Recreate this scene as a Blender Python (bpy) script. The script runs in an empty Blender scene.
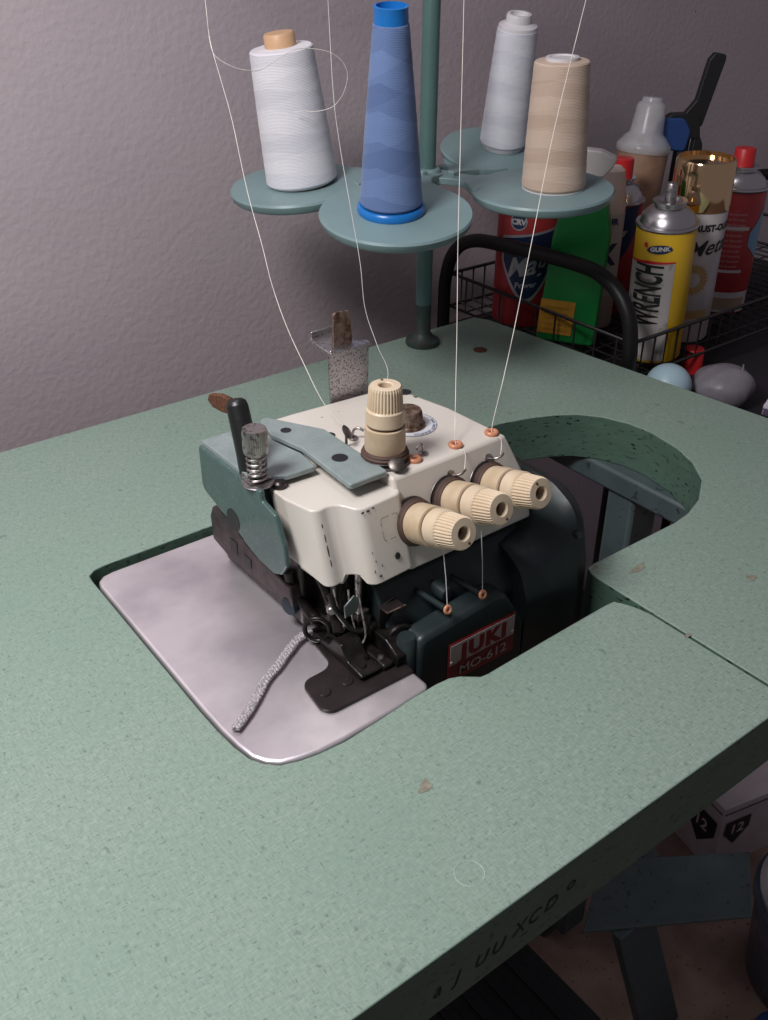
import bpy, bmesh, math, random
from mathutils import Vector, Matrix, Quaternion
random.seed(7)
PI = math.pi
sc = bpy.context.scene
COL = sc.collection

# ------------------------------------------------------------------ render look
sc.view_settings.view_transform = 'Standard'
sc.view_settings.look = 'None'
sc.view_settings.gamma = 1.0
sc.view_settings.use_curve_mapping = False
sc.view_settings.exposure = 0.0

# ------------------------------------------------------------------ materials
def nodes_of(m):
    m.use_nodes = True
    return m.node_tree.nodes, m.node_tree.links
def mat(name, c, rough=.5, metal=0, c2=None, scale=30, stretch=(1, 1, 1), bump=0, bscale=None, lo=.35, hi=.65,
        spots=None, spot_scale=120, spot_lo=.66, spot_hi=.7, detail=4, spec=.5, alpha=1, trans=0, coat=0, rough2=None, bdist=.001):
    m = bpy.data.materials.new(name); N, L = nodes_of(m)
    b = N['Principled BSDF']
    b.inputs['Base Color'].default_value = (*c, 1); b.inputs['Roughness'].default_value = rough
    b.inputs['Metallic'].default_value = metal; b.inputs['Specular IOR Level'].default_value = spec
    b.inputs['Transmission Weight'].default_value = trans; b.inputs['Coat Weight'].default_value = coat
    b.inputs['Alpha'].default_value = alpha
    tc = N.new('ShaderNodeTexCoord'); mp = N.new('ShaderNodeMapping'); mp.inputs['Scale'].default_value = stretch
    L.new(tc.outputs['Object'], mp.inputs['Vector'])
    out = None
    if c2 is not None:
        n = N.new('ShaderNodeTexNoise'); n.inputs['Scale'].default_value = scale; n.inputs['Detail'].default_value = detail
        L.new(mp.outputs[0], n.inputs['Vector'])
        r = N.new('ShaderNodeMapRange'); r.inputs[1].default_value = lo; r.inputs[2].default_value = hi
        L.new(n.outputs['Fac'], r.inputs[0])
        x = N.new('ShaderNodeMix'); x.data_type = 'RGBA'
        x.inputs[6].default_value = (*c, 1); x.inputs[7].default_value = (*c2, 1)
        L.new(r.outputs[0], x.inputs[0]); out = x.outputs[2]
        if rough2 is not None:
            rr = N.new('ShaderNodeMapRange'); rr.inputs[3].default_value = rough; rr.inputs[4].default_value = rough2
            L.new(r.outputs[0], rr.inputs[0]); L.new(rr.outputs[0], b.inputs['Roughness'])
    if spots is not None:
        n = N.new('ShaderNodeTexNoise'); n.inputs['Scale'].default_value = spot_scale; n.inputs['Detail'].default_value = 2
        L.new(mp.outputs[0], n.inputs['Vector'])
        r = N.new('ShaderNodeMapRange'); r.inputs[1].default_value = spot_lo; r.inputs[2].default_value = spot_hi
        L.new(n.outputs['Fac'], r.inputs[0])
        x = N.new('ShaderNodeMix'); x.data_type = 'RGBA'
        x.inputs[6].default_value = (*c, 1); x.inputs[7].default_value = (*spots, 1)
        if out: L.new(out, x.inputs[6])
        L.new(r.outputs[0], x.inputs[0]); out = x.outputs[2]
    if out: L.new(out, b.inputs['Base Color'])
    if bump:
        n = N.new('ShaderNodeTexNoise'); n.inputs['Scale'].default_value = bscale or scale; n.inputs['Detail'].default_value = 3
        L.new(mp.outputs[0], n.inputs['Vector'])
        bp = N.new('ShaderNodeBump'); bp.inputs['Strength'].default_value = bump; bp.inputs['Distance'].default_value = bdist
        L.new(n.outputs['Fac'], bp.inputs['Height']); L.new(bp.outputs[0], b.inputs['Normal'])
    return m

def laminate():
    """pale sage laminate: fine woven grain in two directions, small dark specks"""
    m = bpy.data.materials.new('sage_laminate'); N, L = nodes_of(m); b = N['Principled BSDF']
    tc = N.new('ShaderNodeTexCoord')
    def noise(scale, st, detail=3):
        mp = N.new('ShaderNodeMapping'); mp.inputs['Scale'].default_value = st; L.new(tc.outputs['Object'], mp.inputs['Vector'])
        n = N.new('ShaderNodeTexNoise'); n.inputs['Scale'].default_value = scale; n.inputs['Detail'].default_value = detail
        L.new(mp.outputs[0], n.inputs['Vector']); return n.outputs['Fac']
    def mixc(fac, a, bb):
        x = N.new('ShaderNodeMix'); x.data_type = 'RGBA'; L.new(fac, x.inputs[0])
        if isinstance(a, tuple): x.inputs[6].default_value = (*a, 1)
        else: L.new(a, x.inputs[6])
        x.inputs[7].default_value = (*bb, 1); return x.outputs[2]
    def rng(f, a, c, t0=0, t1=1):
        r = N.new('ShaderNodeMapRange'); r.inputs[1].default_value = a; r.inputs[2].default_value = c
        r.inputs[3].default_value = t0; r.inputs[4].default_value = t1
        L.new(f, r.inputs[0]); return r.outputs[0]
    warp = noise(900, (1, .22, 1)); weft = noise(900, (.22, 1, 1))
    c = mixc(rng(warp, .35, .65), (.200, .272, .225), (.256, .330, .282))
    c = mixc(rng(weft, .48, .72, 0, .5), c, (.36, .435, .385))
    c = mixc(rng(noise(6, (1, 1, 1)), .4, .65, 0, .35), c, (.185, .285, .225))
    c = mixc(rng(noise(420, (1, .5, 1), 2), .64, .72, 0, .6), c, (.10, .145, .12))
    c = mixc(rng(noise(620, (.4, 1, 1), 2), .64, .70, 0, .6), c, (.10, .145, .12))
    c = mixc(rng(noise(95, (1, .7, 1), 2), .72, .76, 0, .55), c, (.11, .15, .125))
    L.new(c, b.inputs['Base Color'])
    b.inputs['Roughness'].default_value = .48; b.inputs['Specular IOR Level'].default_value = .35
    ad = N.new('ShaderNodeMath'); ad.operation = 'ADD'; L.new(warp, ad.inputs[0]); L.new(weft, ad.inputs[1])
    bp = N.new('ShaderNodeBump'); bp.inputs['Strength'].default_value = .2; bp.inputs['Distance'].default_value = .0003
    L.new(ad.outputs[0], bp.inputs['Height']); L.new(bp.outputs[0], b.inputs['Normal'])
    return m

def winding(name, light, dark, band=.034, twist=1.0):
    """cross-wound sewing thread: slanted bands that step in tone plus a fine helical grain"""
    m = bpy.data.materials.new(name); N, L = nodes_of(m); b = N['Principled BSDF']
    tc = N.new('ShaderNodeTexCoord'); s = N.new('ShaderNodeSeparateXYZ'); L.new(tc.outputs['Object'], s.inputs[0])
    def M(op, a, c=None):
        n = N.new('ShaderNodeMath'); n.operation = op
        for i, v in enumerate((a, c)):
            if v is None: continue
            if isinstance(v, (int, float)): n.inputs[i].default_value = v
            else: L.new(v, n.inputs[i])
        return n.outputs[0]
    th = M('ARCTAN2', s.outputs['Y'], s.outputs['X'])
    k = 2 * PI / band
    tri1 = M('PINGPONG', M('DIVIDE', M('ADD', th, 9.0), PI), 1.0)
    ph1 = M('ADD', M('MULTIPLY', s.outputs['Z'], k), M('MULTIPLY', tri1, 2.6 * twist))
    ph2 = M('SUBTRACT', M('MULTIPLY', s.outputs['Z'], k * .77), M('MULTIPLY', th, 1.0))
    f1 = M('GREATER_THAN', M('SINE', ph1), .1); f2 = M('GREATER_THAN', M('SINE', ph2), .35)
    f = M('ADD', M('MULTIPLY', f1, .55), M('MULTIPLY', f2, .35))
    fine = M('SINE', M('ADD', M('MULTIPLY', s.outputs['Z'], 5200), M('MULTIPLY', th, 7)))
    f = M('ADD', f, M('MULTIPLY', fine, .06))
    x = N.new('ShaderNodeMix'); x.data_type = 'RGBA'; x.inputs[6].default_value = (*light, 1); x.inputs[7].default_value = (*dark, 1)
    L.new(f, x.inputs[0]); L.new(x.outputs[2], b.inputs['Base Color'])
    b.inputs['Roughness'].default_value = .7; b.inputs['Specular IOR Level'].default_value = .25
    b.inputs['Sheen Weight'].default_value = .15
    bp = N.new('ShaderNodeBump'); bp.inputs['Strength'].default_value = .3; bp.inputs['Distance'].default_value = .0003
    L.new(fine, bp.inputs['Height']); L.new(bp.outputs[0], b.inputs['Normal'])
    return m

M = dict(
    lam=laminate(),
    edge=mat('green_edge_paint', (.070, .130, .095), .5, c2=(.085, .150, .112), scale=40, spots=(.010, .016, .012), spot_scale=210,
             spot_lo=.63, spot_hi=.68, stretch=(.8, .8, 2.4), bump=.3, bscale=90),
    slit=mat('raw_board', (.05, .045, .035), .9),
    wall=mat('painted_plaster', (.50, .425, .455), .48, c2=(.46, .39, .418), scale=5, bump=.55, bscale=150, bdist=.0013, spec=.45, spots=(.10, .085, .09), spot_scale=75, spot_lo=.80, spot_hi=.81),
    floor=mat('beige_floor_tile', (.36, .25, .20), .6, c2=(.24, .16, .125), scale=20, spots=(.12, .08, .07), spot_scale=150),
    plate=mat('polished_steel', (.96, .89, .93), .30, .78, c2=(.58, .52, .56), scale=20, rough2=.42, lo=.40, hi=.72, bump=.12, bscale=9, bdist=.002),
    steel=mat('worn_steel', (.50, .46, .45), .38, 1, c2=(.20, .17, .16), scale=300, lo=.5, hi=.62),
    bracket=mat('speckled_nickel', (.52, .49, .50), .40, 1, c2=(.22, .19, .19), scale=800, lo=.50, hi=.62),
    brass_rust=mat('rusty_cap', (.26, .19, .15), .55, .6, c2=(.10, .055, .03), scale=200, lo=.4, hi=.6),
    rust=mat('rusty_metal', (.16, .055, .022), .8, .2, c2=(.06, .025, .015), scale=500, bump=.5, bscale=500),
    cream=mat('cream_enamel', (.63, .585, .53), .34, c2=(.60, .55, .49), scale=18, spots=(.10, .075, .055), spot_scale=95,
              spot_lo=.745, spot_hi=.76, coat=.25),
    chip=mat('chipped_enamel', (.055, .045, .04), .7),
    teal_lit=mat('teal_enamel_lit', (.205, .248, .248), .30, c2=(.245, .288, .287), scale=80, spots=(.30, .35, .36), spot_scale=900, spot_lo=.60, spot_hi=.68, coat=.1),  # speckled teal enamel, glossy sheen of upward faces put into a lighter colour
    teal=mat('teal_enamel', (.052, .092, .085), .36, c2=(.062, .106, .098), scale=80, spots=(.11, .15, .15), spot_scale=600,
             spot_lo=.62, spot_hi=.68, bump=.2, bscale=300, coat=.1, bdist=.0005),
    body=mat('dark_green_enamel', (.021, .031, .033), .40, c2=(.016, .024, .026), spec=.4, scale=60, bump=.15, bscale=220, bdist=.0005, coat=0),
    dark=mat('oily_black_metal', (.010, .009, .009), .3, .5, c2=(.030, .024, .022), scale=120, bump=.3, bscale=200),
    brown=mat('browned_steel', (.055, .042, .044), .36, .6, c2=(.035, .027, .028), scale=50),
    rail=mat('brown_rail', (.075, .055, .055), .45, .5, c2=(.035, .025, .027), scale=120),
    black=mat('black_plastic', (.012, .012, .013), .5),
    rubber=mat('black_rubber_sleeve', (.010, .010, .011), .38, bump=.2, bscale=300),
    knob=mat('ivory_plastic', (.66, .54, .40), .42, c2=(.58, .45, .31), scale=60, lo=.3, hi=.75),
    knobdark=mat('aged_ivory', (.56, .44, .31), .5, c2=(.48, .36, .23), scale=90),
    washer=mat('brown_felt_washer', (.075, .04, .03), .7),
    ceramic=mat('orange_ceramic', (.62, .27, .15), .3, c2=(.50, .20, .11), scale=200),
    disc=mat('stand_teal_paint', (.205, .300, .312), .42, c2=(.19, .278, .29), scale=30),
    pole=mat('pole_green_paint', (.085, .165, .155), .42, c2=(.075, .145, .135), scale=40),
    poledark=mat('pole_bare_metal', (.06, .06, .052), .5, .4, c2=(.05, .085, .08), scale=120),
    white_w=winding('white_thread_winding', (.80, .78, .82), (.68, .66, .72), .036),
    white_w2=winding('grey_white_thread_winding', (.72, .72, .78), (.62, .62, .69), .030, 1.4),
    blue_w=winding('blue_thread_winding', (.150, .225, .43), (.100, .155, .32), .044, 1.3),
    beige_w=winding('beige_thread_winding', (.60, .46, .37), (.50, .37, .285), .028, 1.2),
    blue_core=mat('blue_plastic', (.010, .16, .50), .3),
    tan_core=mat('tan_plastic_core', (.62, .38, .22), .45),
    white_core=mat('white_plastic_core', (.66, .64, .66), .4),
    grey_core=mat('grey_card_core', (.22, .21, .22), .7),
    thread=mat('ivory_thread', (.78, .72, .66), .7),
    thread_g=mat('grey_thread', (.56, .54, .54), .7),
    chain=mat('twisted_yarn', (.50, .46, .48), .9, c2=(.20, .18, .19), scale=900, lo=.4, hi=.6, bump=.6, bscale=700),
    tube_black=mat('black_tube_paint', (.008, .007, .008), .45, spec=.3),
    wire=mat('black_wire', (.018, .014, .015), .45),
    red=mat('red_label', (.42, .034, .036), .38, c2=(.34, .028, .030), scale=60),
    redcap=mat('red_plastic_cap', (.55, .018, .022), .4),
    navy=mat('navy_ink', (.014, .028, .085), .4),
    silver=mat('silver_ink', (.42, .41, .45), .35, .3),
    can_steel=mat('can_dome_steel', (.55, .53, .55), .28, 1),
    green=mat('green_plastic', (.010, .230, .045), .38, c2=(.008, .19, .04), scale=20),
    orange=mat('orange_label', (.56, .28, .03), .5, c2=(.48, .22, .02), scale=100),
    white_l=mat('white_label', (.55, .50, .50), .5, c2=(.46, .42, .42), scale=40),
    dirty_l=mat('smudged_white_label', (.44, .41, .39), .6, c2=(.15, .13, .12), scale=45, lo=.52, hi=.66),
    cream_l=mat('cream_bottle_plastic', (.60, .47, .42), .5),
    ink=mat('black_ink', (.012, .011, .012), .5),
    yellow=mat('yellow_can_paint', (.66, .40, .018), .32),
    gold=mat('gold_mirror_cap', (.86, .60, .34), .10, 1),
    goldink=mat('gold_ink', (.42, .27, .11), .45),
    pinkl=mat('pale_red_text', (.62, .30, .30), .5),
    clear=mat('cloudy_plastic', (.62, .62, .64), .25, alpha=.55, c2=(.72, .72, .75), scale=60),
    brownjar=mat('brown_contents', (.33, .19, .12), .6, c2=(.24, .14, .09), scale=40),
    bluegrip=mat('blue_grip', (.020, .065, .22), .4),
    ball=mat('pale_blue_plastic', (.36, .50, .57), .4),
    bag=mat('cloudy_plastic_bag', (.27, .245, .275), .4, alpha=.8, c2=(.18, .16, .19), scale=25, bump=.6, bscale=30, bdist=.006),
    standp=mat('stand_paint', (.070, .096, .098), .5, c2=(.058, .080, .084), scale=40, spots=(.03, .04, .04), spot_scale=120),
    motor=mat('motor_black', (.014, .013, .016), .6),
    carton=mat('white_carton', (.52, .44, .47), .7, c2=(.45, .38, .40), scale=40),
    kraft=mat('kraft_carton', (.36, .25, .17), .8, c2=(.29, .20, .14), scale=30),
    bucket=mat('clear_bucket', (.11, .13, .18), .25, c2=(.06, .07, .11), scale=18),
    lidw=mat('white_lid', (.50, .48, .50), .45),
    bluebag=mat('blue_bag', (.030, .10, .32), .5, c2=(.016, .045, .15), scale=30),
    bdg_red=mat('badge_red', (.22, .018, .020), .35),
    bdg_sil=mat('badge_silver', (.50, .42, .39), .4, .1),
    stencil=mat('dark_stencil_ink', (.006, .012, .010), .7),
    discsteel=mat('dull_disc_steel', (.24, .215, .205), .42, .9, c2=(.12, .10, .09), scale=200),
    decal=mat('pale_decal', (.60, .60, .64), .4),
    cloth=mat('patterned_cloth', (.55, .50, .60), .9, c2=(.08, .06, .10), scale=60, lo=.48, hi=.55),
)

# ------------------------------------------------------------------ mesh helpers
def mk(name, bm, m, parent=None, smooth=None, bevel=0, seg=2, kind=None):
    me = bpy.data.meshes.new(name)
    bmesh.ops.recalc_face_normals(bm, faces=bm.faces)
    bm.to_mesh(me); bm.free()
    o = bpy.data.objects.new(name, me); COL.objects.link(o)
    for k in (m if isinstance(m, (list, tuple)) else [m]): me.materials.append(M[k])
    if smooth is not None:
        for p in me.polygons: p.use_smooth = True
        me.set_sharp_from_angle(angle=math.radians(smooth))
    if bevel:
        b = o.modifiers.new('bevel', 'BEVEL'); b.width = bevel; b.segments = seg; b.limit_method = 'ANGLE'; b.angle_limit = math.radians(35)
        if smooth is None:
            for p in me.polygons: p.use_smooth = True
            me.set_sharp_from_angle(angle=math.radians(50))
    if parent is not None:
        o.parent = parent
        # meshes are written in world metres; keep them there whatever the parent's place
        o.matrix_parent_inverse = parent_world(parent).inverted()
    if kind: o['kind'] = kind
    return o
def parent_world(p):
    w = Matrix.LocRotScale(p.location, p.rotation_euler, p.scale)
    return parent_world(p.parent) @ p.matrix_parent_inverse @ w if p.parent else w
def thing(name, label, cat, loc=(0, 0, 0), group=None):
    o = bpy.data.objects.new(name, None); o.empty_display_size = .02; COL.objects.link(o); o.location = loc
    o['label'] = label; o['category'] = cat
    if group: o['group'] = group
    return o
def tag(o, label, cat, group=None):
    o['label'] = label; o['category'] = cat
    if group: o['group'] = group
    return o
def part_local(name, bm, m, parent, **k):
    """a part whose mesh is written in its parent's own frame"""
    o = mk(name, bm, m, None, **k); o.parent = parent; return o

def box(bm, x0, x1, y0, y1, z0, z1, mi=0, mx=None):
    vs = [bm.verts.new((x, y, z)) for z in (z0, z1) for x, y in ((x0, y0), (x1, y0), (x1, y1), (x0, y1))]
    if mx is not None:
        for v in vs: v.co = mx @ v.co
    for f in ((0, 3, 2, 1), (4, 5, 6, 7), (0, 1, 5, 4), (1, 2, 6, 5), (2, 3, 7, 6), (3, 0, 4, 7)):
        bm.faces.new([vs[i] for i in f]).material_index = mi
    return vs
def prism(bm, poly, z0, z1, shift=(0, 0), side=0, top=0, f=None):
    """extrude an outline in z; f maps (u, v, w) to a point when another axis is wanted"""
    f = f or (lambda u, v, w: (u, v, w))
    a = [bm.verts.new(f(u + shift[0], v + shift[1], z0)) for u, v in poly]
    b = [bm.verts.new(f(u, v, z1)) for u, v in poly]
    n = len(poly)
    bm.faces.new(a[::-1]).material_index = side; bm.faces.new(b).material_index = top
    for i in range(n):
        bm.faces.new((a[i], a[(i + 1) % n], b[(i + 1) % n], b[i])).material_index = side
def axis_frame(d):
    d = Vector(d).normalized()
    return Vector((0, 0, 1)).rotation_difference(d).to_matrix().to_4x4() if abs(d.z + 1) > 1e-6 else Matrix.Rotation(PI, 4, 'X')
def lathe(bm, prof, base=(0, 0, 0), d=(0, 0, 1), n=40, flute=None, mi=0):
    """prof: (radius, height) pairs along direction d from base; flute=(i0, i1, count, depth) ribs a span of the profile"""
    mx = Matrix.Translation(base) @ axis_frame(d)
    rings = []
    for k, (r, h) in enumerate(prof):
        if r <= 1e-7: rings.append([bm.verts.new(mx @ Vector((0, 0, h)))]); continue
        ring = []
        for i in range(n):
            a = 2 * PI * i / n; rr = r
            if flute and flute[0] <= k <= flute[1]: rr = r - flute[3] * (1 if (i * flute[2] * 2 // n) % 2 else 0)
            ring.append(bm.verts.new(mx @ Vector((rr * math.cos(a), rr * math.sin(a), h))))
        rings.append(ring)
    for a, b in zip(rings, rings[1:]):
        if len(a) == 1 and len(b) == 1: continue
        for i in range(n):
            j = (i + 1) % n
            if len(a) == 1: f = bm.faces.new((a[0], b[i], b[j]))
            elif len(b) == 1: f = bm.faces.new((a[i], a[j], b[0]))
            else: f = bm.faces.new((a[i], a[j], b[j], b[i]))
            f.material_index = mi
    for r_ in (rings[0], rings[-1]):
        if len(r_) > 1: bm.faces.new(r_).material_index = mi
def catmull(pts, per=8, closed=False):
    P = [Vector(p) for p in pts]; n = len(P); out = []
    rngs = range(n if closed else n - 1)
    for i in rngs:
        if closed: p0, p1, p2, p3 = P[i - 1], P[i], P[(i + 1) % n], P[(i + 2) % n]
        else: p0, p1, p2, p3 = P[max(i - 1, 0)], P[i], P[i + 1], P[min(i + 2, n - 1)]
        for k in range(per):
            t = k / per
            out.append(.5 * ((2 * p1) + (p2 - p0) * t + (2 * p0 - 5 * p1 + 4 * p2 - p3) * t * t + (3 * p1 - p0 - 3 * p2 + p3) * t ** 3))
    if not closed: out.append(P[-1])
    return out
def tube(bm, pts, r, n=10, closed=False, mi=0):
    pts = [Vector(p) for p in pts]; m = len(pts)
    rr = r if callable(r) else (lambda t: r)
    tan = []
    for i in range(m):
        a = pts[i - 1] if (i or closed) else pts[0]; b = pts[(i + 1) % m] if (i < m - 1 or closed) else pts[-1]
        tan.append((b - a).normalized())
    ref = Vector((0, 0, 1)) if abs(tan[0].z) < .9 else Vector((1, 0, 0))
    u = (ref - tan[0] * ref.dot(tan[0])).normalized(); rings = []
    for i in range(m):
        if i: u = tan[i - 1].rotation_difference(tan[i]) @ u; u = (u - tan[i] * u.dot(tan[i])).normalized()
        v = tan[i].cross(u)
        q = rr(i / (m - 1)) if m > 1 else rr(0)
        rings.append([bm.verts.new(pts[i] + (u * math.cos(2 * PI * k / n) + v * math.sin(2 * PI * k / n)) * q) for k in range(n)])
    pairs = list(zip(rings, rings[1:])) + ([(rings[-1], rings[0])] if closed else [])
    for a, b in pairs:
        for k in range(n):
            bm.faces.new((a[k], a[(k + 1) % n], b[(k + 1) % n], b[k])).material_index = mi
    if not closed:
        bm.faces.new(rings[0][::-1]).material_index = mi; bm.faces.new(rings[-1]).material_index = mi
def fillet(poly, radii, seg=8):
    """round the corners of a 2-D outline"""
    out = []; n = len(poly)
    for i, (p, r) in enumerate(zip(poly, radii)):
        if not r: out.append(tuple(p)); continue
        p = Vector(p); a = (Vector(poly[i - 1]) - p); b = (Vector(poly[(i + 1) % n]) - p)
        la, lb = a.length, b.length; a.normalize(); b.normalize()
        ang = a.angle(b); d = min(r / math.tan(ang / 2), la * .49, lb * .49); r2 = d * math.tan(ang / 2)
        c = p + (a + b).normalized() * (r2 / math.sin(ang / 2))
        s = p + a * d - c; e = p + b * d - c
        tot = s.angle(e); sg = 1 if (s.x * e.y - s.y * e.x) > 0 else -1
        for k in range(seg + 1):
            t = sg * tot * k / seg
            out.append((c.x + s.x * math.cos(t) - s.y * math.sin(t), c.y + s.x * math.sin(t) + s.y * math.cos(t)))
    return out
def torus(bm, c, d, R, r, n=28, k=8):
    mx = Matrix.Translation(c) @ axis_frame(d)
    tube(bm, [mx @ Vector((R * math.cos(2 * PI * i / n), R * math.sin(2 * PI * i / n), 0)) for i in range(n)], r, k, closed=True)
def text(bm, s, size, fmap, align='CENTER', sx=1, shear=0, bold=0, depth=0, cut=.0025, space=1):
    """flat lettering, each vertex carried by fmap(u, v) on to the surface it is printed on"""
    cu = bpy.data.curves.new('t', 'FONT'); cu.body = s; cu.size = size; cu.align_x = align; cu.shear = shear; cu.offset = bold
    cu.resolution_u = 3; cu.extrude = depth; cu.space_character = space
    o = bpy.data.objects.new('t', cu); COL.objects.link(o)
    dg = bpy.context.evaluated_depsgraph_get(); me = bpy.data.meshes.new_from_object(o.evaluated_get(dg))
    fb = bmesh.new(); fb.from_mesh(me)
    if size > .008 and cut:
        lo = [min(v.co[i] for v in fb.verts) for i in (0, 1)]; hi = [max(v.co[i] for v in fb.verts) for i in (0, 1)]
        for i in (0, 1):
            st = cut / (sx if i == 0 else 1); q = lo[i] + st
            while q < hi[i]:
                no = (1, 0, 0) if i == 0 else (0, 1, 0)
                bmesh.ops.bisect_plane(fb, geom=fb.verts[:] + fb.edges[:] + fb.faces[:], plane_co=(q, q, 0), plane_no=no); q += st
    fb.verts.index_update()
    vs = [bm.verts.new(fmap(v.co.x * sx, v.co.y, v.co.z)) for v in fb.verts]
    for p in fb.faces:
        try: bm.faces.new([vs[v.index] for v in p.verts])
        except ValueError: pass
    fb.free()
    bpy.data.objects.remove(o); bpy.data.curves.remove(cu); bpy.data.meshes.remove(me)
def cyl_map(r, a0, off=.0004, z0=0):
    return lambda u, v, w=0: Vector(((r + off + w) * math.cos(a0 + u / r), (r + off + w) * math.sin(a0 + u / r), z0 + v))
def patch(bm, f, u0, u1, lo, hi, n=16, mi=0):
    """a label patch: columns from u0 to u1 between the curves lo(t) and hi(t), t in 0..1"""
    lo = lo if callable(lo) else (lambda t, a=lo: a); hi = hi if callable(hi) else (lambda t, a=hi: a)
    prev = None
    for i in range(n + 1):
        t = i / n; u = u0 + (u1 - u0) * t
        cur = (bm.verts.new(f(u, lo(t))), bm.verts.new(f(u, hi(t))))
        if prev: bm.faces.new((prev[0], cur[0], cur[1], prev[1])).material_index = mi
        prev = cur

TZ = .75      # table top height

# ------------------------------------------------------------------ camera (hand-held phone, looking down at the table)
PITCH, ROLL, HEAD = map(math.radians, (31.6, .36, 52.3))
fw = Vector((math.cos(HEAD) * math.cos(PITCH), math.sin(HEAD) * math.cos(PITCH), -math.sin(PITCH)))
rt = Vector((math.sin(HEAD), -math.cos(HEAD), 0)); up = rt.cross(fw)
r2 = rt * math.cos(ROLL) + up * math.sin(ROLL); u2 = -rt * math.sin(ROLL) + up * math.cos(ROLL)
cam = bpy.data.objects.new('camera', bpy.data.cameras.new('camera')); COL.objects.link(cam)
cam.matrix_world = Matrix(((r2.x, u2.x, -fw.x, 0), (r2.y, u2.y, -fw.y, 0), (r2.z, u2.z, -fw.z, 1.15), (0, 0, 0, 1)))
cam.data.sensor_fit = 'VERTICAL'; cam.data.sensor_height = 36; cam.data.lens = 976 / 1020 * 36; cam.data.clip_start = .01
sc.camera = cam

# ------------------------------------------------------------------ room
WY = .935
bm = bmesh.new(); box(bm, -1.6, 3.2, WY, WY + .1, 0, 2.5); o = mk('wall_back', bm, 'wall', kind='structure')
bm = bmesh.new(); box(bm, -1.6, 3.2, -2.0, WY + .1, -.05, 0); o = mk('floor', bm, 'floor', kind='structure')

# ------------------------------------------------------------------ table
table = thing('sewing_table', 'sage green laminate sewing table with a cut-out for the sewing machine', 'table', (.3, .5, 0))
hole = [(.462, .196), (.463, .340), (.463, .365)]
outer = [(-.45, .196), (.4600, .196)]
curve = [(.565, .3655), (.584, .368), (.608, .376), (.636, .394), (.654, .417), (.665, .442), (.671, .475), (.669, .500), (.660, .523),
         (.645, .541), (.626, .553), (.604, .562), (.575, .570), (.54, .574), (.50, .5745)]
pts = [(-.45, .196), (.4595, .196), (.4595, .302), (.4575, .312), (.455, .3185), (.4505, .3265), (.443, .3270), (.398, .3259), (.341, .3242), (.332, .3238), (.3265, .3245), (.3215, .3285), (.3165, .3325), (.3100, .3352), (.300, .3358), (.2818, .3350), (.2548, .3322)]
# front left corner of the machine opening, then its left and back edges
pts += [(.2284, .3302), (.2122, .3312), (.2003, .3333), (.1897, .3370), (.1832, .3432), (.1788, .3515), (.1766, .3644), (.1755, .3802), (.1752, .4005)]
pts += [(.1763, .4695), (.1778, .562), (.1785, .569), (.184, .5735), (.192, .5750)]
pts += [(.30, .5755), (.42, .5755)] + curve[::-1]
pts += [(.474, .3655), (.466, .3645), (.4625, .358), (.4615, .350), (.4615, .196)]
pts += [(.8045, .196), (.7815, .429), (.760, .640), (.7475, .772), (.7395, .789), (-.45, .789)]
bm = bmesh.new(); prism(bm, pts, .7055, TZ, side=1, top=0)
top = mk('tabletop', bm, ['lam', 'edge'], table, bevel=.0009, seg=2)
# rough chip along the slit and paint marks that belong to the top
M['stain'] = mat('brown_gouge', (.19, .175, .135), .8, c2=(.27, .26, .21), scale=300)
for (x, y, a, b, rot) in [(.243, .277, .0052, .0032, .5), (.494, .342, .0090, .0028, .1), (.549, .286, .0042, .0034, 0), (.4605, .2725, .0030, .0016, 0), (.470, .3615, .004, .0014, .3)]:
    bm = bmesh.new(); n = 12; vs = []
    for k in range(n):
        t = 2 * PI * k / n; q = 1 + .22 * math.sin(3 * t + x * 50) + .1 * math.sin(5 * t)
        u, v = a * q * math.cos(t), b * q * math.sin(t)
        vs.append(bm.verts.new((x + u * math.cos(rot) - v * math.sin(rot), y + u * math.sin(rot) + v * math.cos(rot), TZ + .0003)))
    bm.faces.new(vs); mk('worn_spot', bm, 'stain', table)
bm = bmesh.new(); torus(bm, (.225, .221, TZ + .0001), (0, 0, 1), .0075, .00022, 30, 4); 
M['ringmark'] = mat('pale_ring_mark', (.42, .52, .47), .5)
mk('ring_mark', bm, 'ringmark', table)
bm = bmesh.new(); lathe(bm, [(0, 0), (.0075, 0), (.0075, .0006), (.004, .0011), (.0035, .0006), (0, .0006)], (.678, .711, TZ), n=20)
mk('rusty_screw', bm, 'rust', table, smooth=40)
# faded stencil on the front edge
bm = bmesh.new()
fm = lambda u, v, w=0: Vector((u, .1957, v))
for k, (x, z) in enumerate([(.150, .722), (.184, .7245), (.196, .7235), (.211, .7235), (.222, .7235), (.236, .726), (.246, .726), (.258, .727), (.272, .731)]):
    s = ['N', 'a', 'J', 'U', 'U', 'X', 'C', 'D', 'o'][k]
    text(bm, s, .0125, lambda u, v, w=0, x=x, z=z: Vector((x + u, .1957, z - .004 + v)), sx=1.0, shear=.3, cut=0)
mk('stencil_mark', bm, 'stencil', table)
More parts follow.
